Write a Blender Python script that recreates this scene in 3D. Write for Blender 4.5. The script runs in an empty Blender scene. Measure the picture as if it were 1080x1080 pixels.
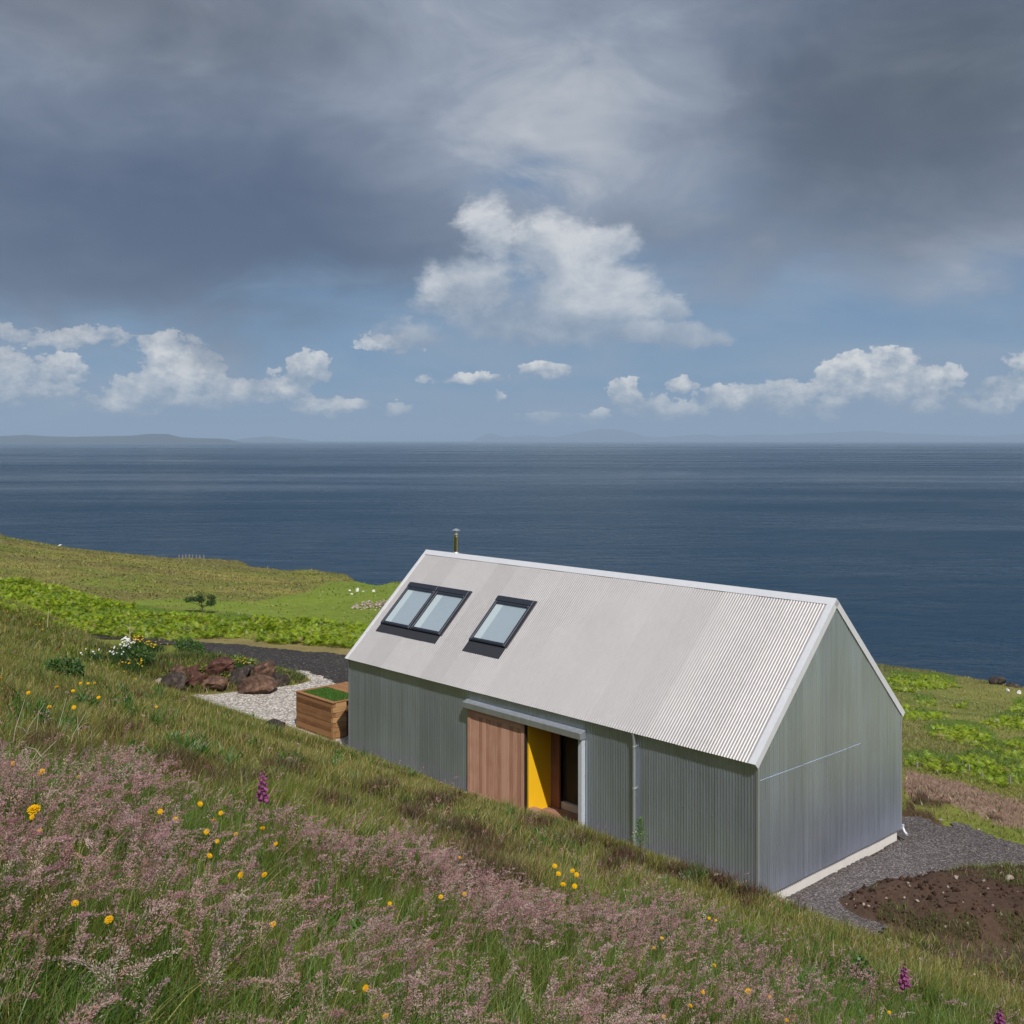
import bpy, bmesh, math, random
import numpy as np
from mathutils import Vector, Matrix, noise as mnoise

random.seed(7)
RNG = np.random.default_rng(11)
SC = bpy.context.scene
COL = SC.collection
R = math.radians

# ----------------------------------------------------------------------------
# survey of the place (metres).  Camera stands on the hillside at x=y=0.
# ----------------------------------------------------------------------------
FPX, CX, CY, CAMZ = 1142.6, 540.0, 464.0, 9.447
TH = -0.82211
EX = np.array([math.cos(TH), math.sin(TH)])          # along the house (left end -> right end)
NX = np.array([-math.sin(TH), math.cos(TH)])         # into the house / downhill
AX, AY = -5.082, 33.007                              # left front corner of the house
HL, HW, HE, HR = 14.79, 6.272, 2.8, 3.065            # length, width, eaves, ridge rise
UW = AX * NX[0] + AY * NX[1]                         # u of the front wall
PLAT = -0.33
SEAZ = -52.0
HAZE = 4.6e-5

# ----------------------------------------------------------------------------
# numpy noise
# ----------------------------------------------------------------------------
def _hash(ix, iy, seed):
    h = (ix.astype(np.int64) * 374761393 + iy.astype(np.int64) * 668265263 + seed * 974634533) & 0xffffffff
    h = ((h ^ (h >> 13)) * 1274126177) & 0xffffffff
    return ((h ^ (h >> 16)) & 0xffffff) / float(0xffffff)

def vnoise(x, y, seed=0):
    x = np.asarray(x, float); y = np.asarray(y, float)
    ix = np.floor(x); iy = np.floor(y); fx = x - ix; fy = y - iy
    fx = fx * fx * (3 - 2 * fx); fy = fy * fy * (3 - 2 * fy)
    a = _hash(ix, iy, seed); b = _hash(ix + 1, iy, seed); c = _hash(ix, iy + 1, seed); d = _hash(ix + 1, iy + 1, seed)
    return (a * (1 - fx) + b * fx) * (1 - fy) + (c * (1 - fx) + d * fx) * fy

def fbm(x, y, seed=0, oct=4):
    s = 0; a = .5; t = 0
    for o in range(oct):
        s = s + a * vnoise(x * 2 ** o + 17.3 * o, y * 2 ** o - 9.1 * o, seed + o); t += a; a *= .5
    return s / t

def sst(a, b, x):
    t = np.clip((x - a) / (b - a), 0, 1)
    return t * t * (3 - 2 * t)

# ----------------------------------------------------------------------------
# terrain
# ----------------------------------------------------------------------------
FU = [-400, 26, 29, 34, 42, 60, 90, 110, 140, 240, 500]
FZ = [PLAT, PLAT, -.37, -.95, -2.2, -5.4, -10.1, -14.5, -18, -30, -50]

def uv(X, Y):
    return X * NX[0] + Y * NX[1], (X - AX) * EX[0] + (Y - AY) * EX[1]

def base_ground(X, Y):
    X = np.asarray(X, float); Y = np.asarray(Y, float)
    u, v = uv(X, Y)
    slope = .42 + .022 * sst(2, -10, v) - .0 * v
    uu = np.where(u < -12, -12 + 18 * np.tanh((u + 12) / 18), u)
    h1 = 7.9 - slope * uu
    # low bank on the hillside to the left, with the flower mound
    d = np.exp(-((v + 30) / 12.0) ** 2 - ((u - 19.0) / 4.5) ** 2)
    h1 = h1 + 1.5 * d
    d2 = np.exp(-((X + 14.6) / 3.4) ** 2 - ((Y - 43.8) / 2.0) ** 2)
    d3 = np.exp(-((X + 11.4) / 2.3) ** 2 - ((Y - 43.5) / 1.05) ** 2)
    h1 = h1 + .24 * sst(8.5, 11, v) * sst(17.5, 14.5, v) * np.exp(-((u - 17.3) / 1.2) ** 2)
    und = (fbm(X * .35, Y * .35, 3) - .5) * .5 + (fbm(X * 1.4, Y * 1.4, 5, 3) - .5) * .16
    und = und * sst(UW + .2, UW - 4, u)
    h1 = h1 + und
    f = np.interp(u, FU, FZ)
    q = X / np.maximum(Y, 5)
    ystart = 61.5 + 13 * sst(-.36, -.46, q) + 1.2 * np.sin(X * .2)
    t = sst(ystart, ystart + 24, Y) * sst(.12, -.06, q)
    zf = -.06 * (Y - 120) - 9.56 + .085 * np.maximum(0, -X - .21 * Y)
    zf = zf + (fbm(X * .03, Y * .03, 31) - .5) * 3.0 * sst(100, 160, Y)
    f = f * (1 - t) + zf * t
    roll = (fbm(X * .09, Y * .09, 41, 3) - .5) * 1.1 * sst(29, 42, u) * sst(40, 55, Y)
    f = f + roll * (1 - t)
    # soft maximum of hillside and yard level
    k = .12
    m = np.maximum(h1, f)
    z = m + k * np.log(np.exp((h1 - m) / k) + np.exp((f - m) / k)) * sst(UW + 0.4, UW + 2.5, u) * .6
    z = z + d2 * .85 + d3 * .55
    # rough soil heap right of the house
    r2 = ((X - 10.9) / 3.8) ** 2 + ((Y - 22.55) / 1.75) ** 2 + (fbm(X * .7, Y * .7, 9) - .5) * .35
    z = z + sst(1.05, .35, r2) * .34 + sst(1.1, .95, r2) * .10 + (fbm(X * 2.2, Y * 2.2, 19) - .5) * .22 * sst(1.0, .7, r2)
    return z

def march(px, py, lift=0.0, fn=None, y0=1.6, y1=420):
    """first point of the ground on the ray through photo pixel (px,py)"""
    fn = fn or ground
    Y = np.concatenate([np.arange(y0, 30, .05), np.arange(30, 120, .15), np.arange(120, y1, .5)])
    X = (px - CX) / FPX * Y
    Z = CAMZ - (py - CY) / FPX * Y
    below = np.nonzero(fn(X, Y) + lift >= Z)[0]
    if len(below) == 0: return None
    i = below[0]
    return Vector((X[i], Y[i], float(fn(X[i:i + 1], Y[i:i + 1])[0])))

EDGE = [(-400, 548), (-100, 556), (0, 563), (40, 571), (75, 577), (130, 583), (190, 588), (250, 590), (264, 597), (330, 600), (355, 604),
        (378, 613), (398, 617), (412, 613), (432, 612), (470, 622), (600, 650), (800, 680), (930, 699), (985, 706), (1010, 711), (1040, 716),
        (1080, 724), (1180, 742), (1400, 775)]
eq, ey = [], []
for (a, b) in EDGE:
    Y = np.arange(78, 420, .5); q = (a - CX) / FPX
    Z = CAMZ - (b - CY) / FPX * Y
    g = base_ground(q * Y, Y) + .15
    i = np.nonzero(g >= Z)[0]
    eq.append(q); ey.append(Y[i[0]] if len(i) else 260.)
eq = np.array(eq); ey = np.array(ey)

def edge_d(X, Y):
    q = X / np.maximum(Y, 1.)
    Ye = np.interp(q, eq, ey)
    d = Y - Ye + (fbm(X * .12, Y * .12, 77) - .5) * 5
    # to the sides and behind the camera the land simply runs on
    far = np.maximum(np.abs(X) - 260, 0)
    return np.where(Y > 20, d, -50) + far * 0

def ground(X, Y):
    X = np.asarray(X, float); Y = np.asarray(Y, float)
    z = base_ground(X, Y)
    d = edge_d(X, Y)
    drop = 1.2 * sst(-1, 8, d) + 62 * sst(3, 46, d) ** 1.2 + 10 * sst(40, 90, d)
    crag = (fbm(X * .25, Y * .25, 91) - .5) * 8 * sst(6, 20, d)
    return z - drop + crag

def proj(P):
    P = np.asarray(P, float)
    y = np.maximum(P[..., 1], .01)
    return CX + FPX * P[..., 0] / y, CY - FPX * (P[..., 2] - CAMZ) / y

def inpoly(px, py, poly):
    px = np.asarray(px); py = np.asarray(py)
    r = np.zeros(px.shape, bool)
    n = len(poly)
    for i in range(n):
        x1, y1 = poly[i]; x2, y2 = poly[(i + 1) % n]
        if y1 == y2: continue
        c = ((y1 > py) != (y2 > py)) & (px < (x2 - x1) * (py - y1) / (y2 - y1) + x1)
        r ^= c
    return r

def G(px, py): return march(px, py)
def hl(x, y, z=0):                                   # house-local -> world
    p = EX * x + NX * y
    return Vector((AX + p[0], AY + p[1], z))

# ----------------------------------------------------------------------------
# object helpers
# ----------------------------------------------------------------------------
def tag(o, label=None, cat=None, group=None, kind=None):
    if label: o['label'] = label
    if cat: o['category'] = cat
    if group: o['group'] = group
    if kind: o['kind'] = kind
    return o

def empty(name, loc, rz=0., label=None, cat=None, group=None):
    o = bpy.data.objects.new(name, None); COL.objects.link(o)
    o.empty_display_size = .2
    o.location = loc; o.rotation_euler = (0, 0, rz)
    return tag(o, label, cat, group)

def link(name, me, mat, parent=None):
    o = bpy.data.objects.new(name, me); COL.objects.link(o)
    if mat is not None: me.materials.append(mat)
    if parent: o.parent = parent
    return o

def copy_tree(o, parent=None):
    c = o.copy(); COL.objects.link(c)
    if parent: c.parent = parent
    for ch in list(o.children): copy_tree(ch, c)
    return c

def np_mesh(name, V, F, col=None, smooth=False):
    """V (n,3), F (m,3) or (m,4)"""
    V = np.asarray(V, np.float32); F = np.asarray(F, np.int32)
    me = bpy.data.meshes.new(name)
    k = F.shape[1]
    me.vertices.add(len(V)); me.vertices.foreach_set('co', V.ravel())
    me.loops.add(F.size); me.loops.foreach_set('vertex_index', F.ravel())
    me.polygons.add(len(F)); me.polygons.foreach_set('loop_start', np.arange(len(F), dtype=np.int32) * k)
    if smooth: me.polygons.foreach_set('use_smooth', np.ones(len(F), bool))
    me.update(calc_edges=True)
    if col is not None:
        c = np.ones((len(V), 4), np.float32); c[:, :3] = col
        a = me.attributes.new('col', 'FLOAT_COLOR', 'POINT'); a.data.foreach_set('color', c.ravel())
    return me

class MB:
    """collects boxes, tubes and free faces, and links them as one mesh object"""
    def __init__(s): s.v = []; s.f = []; s.t = []
    def add(s, vs, fs, tint=.5):
        b = len(s.v); s.v += [tuple(map(float, p)) for p in vs]; s.f += [tuple(b + i for i in f) for f in fs]; s.t += [tint] * len(vs)
    def box(s, x0, x1, y0, y1, z0, z1, tint=.5, M=None):
        vs = [Vector(p) for p in ((x0, y0, z0), (x1, y0, z0), (x1, y1, z0), (x0, y1, z0), (x0, y0, z1), (x1, y0, z1), (x1, y1, z1), (x0, y1, z1))]
        if M is not None: vs = [M @ p for p in vs]
        s.add(vs, [(3, 2, 1, 0), (4, 5, 6, 7), (0, 1, 5, 4), (1, 2, 6, 5), (2, 3, 7, 6), (3, 0, 4, 7)], tint)
    def quad(s, a, b, c, d, tint=.5): s.add([a, b, c, d], [(0, 1, 2, 3)], tint)
    def prism(s, poly, axis_fn, a, b, tint=.5):
        n = len(poly)
        vs = [axis_fn(p, a) for p in poly] + [axis_fn(p, b) for p in poly]
        fs = [tuple(range(n))[::-1], tuple(range(n, 2 * n))] + [(i, (i + 1) % n, n + (i + 1) % n, n + i) for i in range(n)]
        s.add(vs, fs, tint)
    def tube(s, pts, rad, seg=10, cap=True, tint=.5):
        pts = [Vector(p) for p in pts]; b = len(s.v); n = len(pts)
        rad = rad if isinstance(rad, (list, tuple)) else [rad] * n
        vs = []
        for i, p in enumerate(pts):
            d = (pts[min(i + 1, n - 1)] - pts[max(i - 1, 0)]).normalized()
            a = d.orthogonal().normalized() if i == 0 else (a - d * a.dot(d)).normalized()
            c = d.cross(a)
            for k in range(seg):
                an = 2 * math.pi * k / seg
                vs.append(p + (a * math.cos(an) + c * math.sin(an)) * rad[i])
        fs = []
        for i in range(n - 1):
            for k in range(seg):
                fs.append((i * seg + k, i * seg + (k + 1) % seg, (i + 1) * seg + (k + 1) % seg, (i + 1) * seg + k))
        if cap:
            fs.append(tuple(range(seg))[::-1]); fs.append(tuple((n - 1) * seg + k for k in range(seg)))
        s.add(vs, fs, tint)
    def lathe(s, prof, seg=20, c=(0, 0, 0), tint=.5):
        vs = []; n = len(prof)
        for (r, z) in prof:
            for k in range(seg):
                an = 2 * math.pi * k / seg
                vs.append((c[0] + r * math.cos(an), c[1] + r * math.sin(an), c[2] + z))
        fs = [(i * seg + k, i * seg + (k + 1) % seg, (i + 1) * seg + (k + 1) % seg, (i + 1) * seg + k) for i in range(n - 1) for k in range(seg)]
        s.add(vs, fs, tint)
    def build(s, name, mat, parent=None, smooth=False, bevel=0.):
        me = bpy.data.meshes.new(name)
        me.from_pydata(s.v, [], s.f)
        a = me.attributes.new('tint', 'FLOAT', 'POINT'); a.data.foreach_set('value', np.array(s.t, np.float32))
        if bevel:
            bm = bmesh.new(); bm.from_mesh(me)
            bmesh.ops.bevel(bm, geom=[e for e in bm.edges if len(e.link_faces) == 2 and e.calc_face_angle(0) > .5], offset=bevel, segments=1, affect='EDGES', clamp_overlap=True)
            bm.to_mesh(me); bm.free()
        if smooth:
            me.polygons.foreach_set('use_smooth', np.ones(len(me.polygons), bool))
            if smooth != 'all': me.set_sharp_from_angle(angle=R(42))
        me.update()
        return link(name, me, mat, parent)

# ----------------------------------------------------------------------------
# materials
# ----------------------------------------------------------------------------
class S:
    """little wrapper so that shader maths reads like maths"""
    tree = None
    def __init__(s, sock): s.k = sock
    @staticmethod
    def m(op, a, b=None, c=None, clamp=False):
        n = S.tree.nodes.new('ShaderNodeMath'); n.operation = op; n.use_clamp = clamp
        for i, x in enumerate((a, b, c)):
            if x is None: continue
            if isinstance(x, S): S.tree.links.new(x.k, n.inputs[i])
            else: n.inputs[i].default_value = x
        return S(n.outputs[0])
    def __add__(a, b): return S.m('ADD', a, b)
    __radd__ = __add__
    def __sub__(a, b): return S.m('SUBTRACT', a, b)
    def __rsub__(a, b): return S.m('SUBTRACT', b, a)
    def __mul__(a, b): return S.m('MULTIPLY', a, b)
    __rmul__ = __mul__
    def __truediv__(a, b): return S.m('DIVIDE', a, b)
    def __pow__(a, b): return S.m('POWER', a, b)
    def exp(a): return S.m('EXPONENT', a)
    def cl(a): return S.m('ADD', a, 0., clamp=True)
    def mx(a, b): return S.m('MAXIMUM', a, b)
    def mn(a, b): return S.m('MINIMUM', a, b)
    def ss(a, lo, hi):
        n = S.tree.nodes.new('ShaderNodeMapRange'); n.interpolation_type = 'SMOOTHSTEP'
        S.tree.links.new(a.k, n.inputs[0]); n.inputs[1].default_value = lo; n.inputs[2].default_value = hi
        n.inputs[3].default_value = 0; n.inputs[4].default_value = 1
        return S(n.outputs[0])

def _set(inp, x):
    if isinstance(x, S): S.tree.links.new(x.k, inp)
    elif hasattr(x, 'is_output'): S.tree.links.new(x, inp)
    else: inp.default_value = x

def vec(x, y, z):
    n = S.tree.nodes.new('ShaderNodeCombineXYZ')
    for i, a in enumerate((x, y, z)): _set(n.inputs[i], a)
    return n.outputs[0]

def vmath(op, a, b):
    n = S.tree.nodes.new('ShaderNodeVectorMath'); n.operation = op
    _set(n.inputs[0], a); _set(n.inputs[1], b)
    return n.outputs[0]

def nz(v, scale, detail=4, rough=.55, dist=0., out='Fac'):
    n = S.tree.nodes.new('ShaderNodeTexNoise')
    _set(n.inputs['Vector'], v); n.inputs['Scale'].default_value = scale; n.inputs['Detail'].default_value = detail
    n.inputs['Roughness'].default_value = rough; n.inputs['Distortion'].default_value = dist
    return S(n.outputs[out]) if out == 'Fac' else n.outputs[out]

def cmix(f, a, b, mode='MIX'):
    n = S.tree.nodes.new('ShaderNodeMix'); n.data_type = 'RGBA'; n.blend_type = mode
    _set(n.inputs['Factor'], f)
    for nm, x in (('A', a), ('B', b)):
        i = [k for k in n.inputs if k.name == nm and k.type == 'RGBA'][0]
        if isinstance(x, tuple): i.default_value = (*x, 1)
        else: _set(i, x)
    return [k for k in n.outputs if k.type == 'RGBA'][0]

def ramp(f, stops):
    n = S.tree.nodes.new('ShaderNodeValToRGB'); _set(n.inputs[0], f)
    el = n.color_ramp.elements
    while len(el) < len(stops): el.new(.5)
    for e, (p, c) in zip(el, stops): e.position = p; e.color = (*c, 1)
    return n.outputs[0]

def newmat(name):
    m = bpy.data.materials.new(name); m.use_nodes = True
    S.tree = m.node_tree
    bs = m.node_tree.nodes['Principled BSDF']
    return m, bs

def coords(which='Object'):
    return S.tree.nodes.new('ShaderNodeTexCoord').outputs[which]

def attr(name, out='Color'):
    n = S.tree.nodes.new('ShaderNodeAttribute'); n.attribute_name = name
    return n.outputs[out]

def bump(bs, h, strength=.3, dist=.02):
    n = S.tree.nodes.new('ShaderNodeBump'); n.inputs['Strength'].default_value = strength; n.inputs['Distance'].default_value = dist
    _set(n.inputs['Height'], h); S.tree.links.new(n.outputs[0], bs.inputs['Normal'])

def setp(bs, **k):
    for a, b in k.items():
        nm = {'base': 'Base Color', 'metal': 'Metallic', 'rough': 'Roughness', 'spec': 'Specular IOR Level', 'coat': 'Coat Weight', 'ior': 'IOR'}[a]
        if isinstance(b, tuple): bs.inputs[nm].default_value = (*b, 1)
        else: _set(bs.inputs[nm], b)

def metal_mat(name, c, metal=.85, rough=.42, var=.12, sheet=0., yk=1.37):
    m, bs = newmat(name)
    co = coords()
    a = nz(co, 1.1, 4); b = nz(co, 55, 3); st = nz(vmath('MULTIPLY', co, (9., 9., .35)), 1.0, 4)
    f = (a - .5) * (1.2 * var) + (b - .5) * (1.2 * var) + (st - .5) * (2.6 * var) + 1.
    if sheet:
        sp = S.tree.nodes.new('ShaderNodeSeparateXYZ'); _set(sp.inputs[0], co)
        ax = (S(sp.outputs[0]) + S(sp.outputs[1]) * yk) * (1 / .912)
        wn = S.tree.nodes.new('ShaderNodeTexWhiteNoise'); wn.noise_dimensions = '1D'; _set(wn.inputs['W'], S.m('FLOOR', ax))
        f = f + (S(wn.outputs['Value']) - .5) * sheet
    setp(bs, base=cmix(1., c, vec(f, f, f), 'MULTIPLY'), metal=metal)
    setp(bs, rough=(rough + (a - .5) * .07 + (st - .5) * .16 + (b - .5) * .05))
    bump(bs, b, .06, .004)
    return m

def plain_mat(name, c, rough=.6, metal=0., var=.15, scale=8., spec=.4, bmp=.0):
    m, bs = newmat(name)
    co = coords(); a = nz(co, scale, 5)
    f = (a - .5) * (2 * var) + 1.
    setp(bs, base=cmix(1., c, vec(f, f, f), 'MULTIPLY'), rough=rough, metal=metal, spec=spec)
    if bmp: bump(bs, nz(co, scale * 4, 4), bmp, .02)
    return m

def wood_mat(name, c1, c2, axis='z', rough=.75):
    m, bs = newmat(name)
    co = coords()
    sc = {'z': (26., 26., 1.6), 'x': (1.6, 26., 26.), 'y': (26., 1.6, 26.)}[axis]
    g = nz(vmath('MULTIPLY', co, sc), 1., 5, .6, .3)
    big = nz(co, 2.3, 4)
    t = S(attr('tint', 'Fac'))
    f = (g - .5) * 1.1 + (t - .5) * .9 + (big - .5) * .6 + .5
    col = ramp(f, [(.15, c2), (.75, c1)])
    setp(bs, base=col, rough=rough, spec=.25)
    bump(bs, g, .25, .006)
    return m

def leaf_mat(name, trans=.35, gloss=.06):
    """vegetation with a per-plant colour attribute"""
    m, bs = newmat(name)
    nt = m.node_tree; nt.nodes.remove(bs)
    c = attr('col')
    d = nt.nodes.new('ShaderNodeBsdfDiffuse'); t = nt.nodes.new('ShaderNodeBsdfTranslucent'); g = nt.nodes.new('ShaderNodeBsdfGlossy')
    nt.links.new(c, d.inputs[0]); nt.links.new(cmix(1., c, (1.1, 1.15, .75), 'MULTIPLY'), t.inputs[0])
    g.inputs['Roughness'].default_value = .5; g.inputs[0].default_value = (.8, .85, .9, 1)
    a = nt.nodes.new('ShaderNodeMixShader'); a.inputs[0].default_value = trans
    nt.links.new(d.outputs[0], a.inputs[1]); nt.links.new(t.outputs[0], a.inputs[2])
    b = nt.nodes.new('ShaderNodeMixShader'); b.inputs[0].default_value = gloss
    nt.links.new(a.outputs[0], b.inputs[1]); nt.links.new(g.outputs[0], b.inputs[2])
    nt.links.new(b.outputs[0], nt.nodes['Material Output'].inputs[0])
    return m

M = {}
M['roof'] = metal_mat('roof_sheet', (.585, .557, .548), .55, .47, .06, .11, 0.)
M['cladding'] = metal_mat('wall_sheet', (.655, .735, .895), .90, .34, .09, .12)
M['flash'] = metal_mat('flashing', (.70, .71, .745), .25, .5, .05)
M['galv'] = metal_mat('galvanised', (.62, .65, .68), .8, .45, .12)
M['post'] = plain_mat('pale_post', (.62, .66, .70), .5, .3, .06)
M['steel'] = metal_mat('flue_steel', (.72, .68, .60), 1., .16, .04)
M['frame'] = plain_mat('skylight_frame', (.030, .035, .050), .45, .2, .12)
M['lead'] = plain_mat('skylight_flashing', (.034, .036, .045), .6, .1, .2, 20)
M['blind'] = plain_mat('skylight_blind', (.50, .53, .58), .8, 0, .04, 2)
M['reveal'] = plain_mat('white_reveal', (.75, .77, .78), .7, 0, .03)
M['concrete'] = plain_mat('painted_concrete', (.66, .63, .60), .85, 0, .12, 5, .2, .25)
M['yellow'] = plain_mat('yellow_paint', (.92, .53, .015), .55, 0, .04, 3)
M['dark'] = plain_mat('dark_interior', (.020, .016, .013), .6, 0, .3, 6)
M['navy'] = plain_mat('navy_rubber', (.012, .016, .035), .45, 0, .2)
M['rail'] = plain_mat('pale_sill', (.50, .46, .42), .6, 0, .08)
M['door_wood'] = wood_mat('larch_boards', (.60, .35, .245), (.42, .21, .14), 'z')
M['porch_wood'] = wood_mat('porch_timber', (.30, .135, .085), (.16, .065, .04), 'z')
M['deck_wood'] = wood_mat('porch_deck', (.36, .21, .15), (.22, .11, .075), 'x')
M['sleeper'] = wood_mat('sleeper_timber', (.31, .155, .068), (.14, .062, .025), 'x')
M['sleeper_end'] = wood_mat('sleeper_end_grain', (.46, .27, .12), (.24, .12, .05), 'y')
M['leaf'] = leaf_mat('grass_leaf', .38, .035)
M['seed'] = leaf_mat('seed_head', .30, .0)
M['petal'] = leaf_mat('petal', .35, .0)

# glass: real sheet that lets the blind below show through
def glass_mat():
    m, bs = newmat('skylight_glass'); nt = m.node_tree; nt.nodes.remove(bs)
    tr = nt.nodes.new('ShaderNodeBsdfTransparent'); tr.inputs[0].default_value = (.82, .88, .9, 1)
    gl = nt.nodes.new('ShaderNodeBsdfGlossy'); gl.inputs['Roughness'].default_value = .03
    lw = nt.nodes.new('ShaderNodeLayerWeight'); lw.inputs[0].default_value = .25
    f = S(lw.outputs['Facing']) * .35 + .07
    mx = nt.nodes.new('ShaderNodeMixShader'); _set(mx.inputs[0], f.cl())
    nt.links.new(tr.outputs[0], mx.inputs[1]); nt.links.new(gl.outputs[0], mx.inputs[2])
    nt.links.new(mx.outputs[0], nt.nodes['Material Output'].inputs[0])
    return m
M['glass'] = glass_mat()

def terrain_mat():
    m, bs = newmat('hill_ground')
    co = coords()
    c = attr('col')
    a = nz(co, .8, 6, .65); b = nz(co, 9, 4, .6); e = nz(co, .06, 4)
    f = (a - .5) * .9 + (b - .5) * .9 + (e - .5) * .5 + 1.
    setp(bs, base=cmix(1., c, vec(f, f, f * .95), 'MULTIPLY'), rough=.95, spec=.1)
    bump(bs, a * .7 + b * .3, .7, .25)
    return m

def gravel_mat(name, cols, scale, bstr=.8, big=.3, dark_gap=.35):
    m, bs = newmat(name)
    co = coords()
    v = S.tree.nodes.new('ShaderNodeTexVoronoi'); v.inputs['Scale'].default_value = scale
    _set(v.inputs['Vector'], vmath('ADD', co, vmath('MULTIPLY', nz(co, scale * .8, 2, out='Color'), (.03, .03, .03))))
    sep = S.tree.nodes.new('ShaderNodeSeparateColor'); S.tree.links.new(v.outputs['Color'], sep.inputs[0])
    r = S(sep.outputs[0])
    c = ramp(r, cols)
    g = nz(co, .6, 5)
    d = S(v.outputs['Distance']).ss(.75, .25)
    f = (1. - (1. - d) * dark_gap) * ((g - .5) * big * 2 + 1.)
    setp(bs, base=cmix(1., c, vec(f, f, f), 'MULTIPLY'), rough=.9, spec=.25)
    bump(bs, d, bstr, .03)
    return m
M['ground'] = terrain_mat()
M['yard'] = gravel_mat('dark_gravel', [(0., (.062, .051, .050)), (.5, (.135, .113, .109)), (.85, (.24, .21, .20)), (1., (.42, .38, .36))], 36)
M['road'] = gravel_mat('road_gravel', [(0., (.026, .023, .022)), (.6, (.050, .043, .041)), (.95, (.085, .076, .072)), (1., (.24, .23, .22))], 16, .6)
M['white_gravel'] = gravel_mat('white_gravel', [(0., (.32, .28, .24)), (.3, (.56, .50, .44)), (.8, (.74, .68, .61)), (1., (.82, .79, .74))], 13, .9, .15, .55)

def rock_mat(name, c1, c2, c3):
    m, bs = newmat(name)
    co = coords()
    a = nz(co, 2.2, 6, .65, .4); b = nz(co, 11, 5, .7)
    col = ramp(a + (b - .5) * .45, [(.28, c1), (.5, c2), (.7, c3)])
    setp(bs, base=col, rough=.92, spec=.2)
    bump(bs, b * .6 + a * .4, .8, .08)
    return m
M['rock_brown'] = rock_mat('brown_rock', (.030, .021, .018), (.105, .060, .042), (.26, .155, .105))
M['rock_red'] = rock_mat('red_rock', (.025, .015, .013), (.075, .034, .027), (.17, .085, .060))
M['rock_dark'] = rock_mat('dark_rock', (.018, .016, .015), (.052, .041, .036), (.13, .10, .082))
M['rock_pale'] = rock_mat('pale_stone', (.20, .15, .12), (.36, .29, .24), (.50, .44, .39))
M['rock_white'] = rock_mat('white_stone', (.45, .44, .41), (.62, .61, .58), (.75, .74, .72))
M['post_wood'] = wood_mat('weathered_post', (.34, .30, .26), (.16, .13, .11), 'z')
M['bark'] = plain_mat('bark', (.10, .08, .06), .9, 0, .3, 12)
M['dry'] = plain_mat('dry_stalk', (.46, .40, .31), .8, 0, .2, 12)
M['stem'] = plain_mat('green_stem', (.07, .12, .03), .7, 0, .2, 12)

def sea_mat():
    m, bs = newmat('sea_water')
    co = coords('Object')
    d = vmath('MULTIPLY', co, (.20, .55, 1.))
    w1 = nz(d, 1.0, 4, .6, .6)
    w2 = nz(vmath('MULTIPLY', co, (.035, .075, 1.)), 1., 5, .62, .5)
    w3 = nz(vmath('MULTIPLY', co, (.0016, .0060, 1.)), 1., 5, .6, .5)
    w4 = nz(vmath('MULTIPLY', co, (.00016, .0009, 1.)), 1., 5, .6, .8)
    f = ((w3 - .5) * 1.8 + (w4 - .5) * 2.3 + (w2 - .5) * .8 + .45).cl()
    col = cmix(f, (.003, .022, .050), (.006, .036, .074))
    setp(bs, base=col, rough=(.13 + f * .26), spec=.19, ior=1.33)
    h = w1 * .7 + w2 * 2.6 + w3 * 6.
    n = S.tree.nodes.new('ShaderNodeBump'); n.inputs['Strength'].default_value = 1.; n.inputs['Distance'].default_value = 2.4
    _set(n.inputs['Height'], h); S.tree.links.new(n.outputs[0], bs.inputs['Normal'])
    return m
M['sea'] = sea_mat()
M['far_hill'] = plain_mat('far_hill', (.055, .062, .058), .95, 0, .35, .0007, .05)

# ----------------------------------------------------------------------------
# camera, sun, sky
# ----------------------------------------------------------------------------
cam = bpy.data.cameras.new('camera'); cam.sensor_width = 36; cam.lens = 36 * FPX / 1080; cam.shift_y = -(540 - CY) / 1080
cam.clip_start = .1; cam.clip_end = 300000
co_ = bpy.data.objects.new('camera', cam); COL.objects.link(co_)
co_.location = (0, 0, CAMZ); co_.rotation_euler = (R(90), 0, 0); SC.camera = co_

SUN_EL, DEL = R(50), R(63)
hs = -NX * math.cos(DEL) + EX * math.sin(DEL)
sdir = Vector((hs[0] * math.cos(SUN_EL), hs[1] * math.cos(SUN_EL), math.sin(SUN_EL)))
sun = bpy.data.lights.new('sun', 'SUN'); sun.energy = 4.4; sun.angle = R(.53); sun.color = (1., .955, .89)
so = bpy.data.objects.new('sun', sun); COL.objects.link(so); so.location = (0, -20, 60)
so.rotation_euler = sdir.to_track_quat('Z', 'Y').to_euler()

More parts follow.
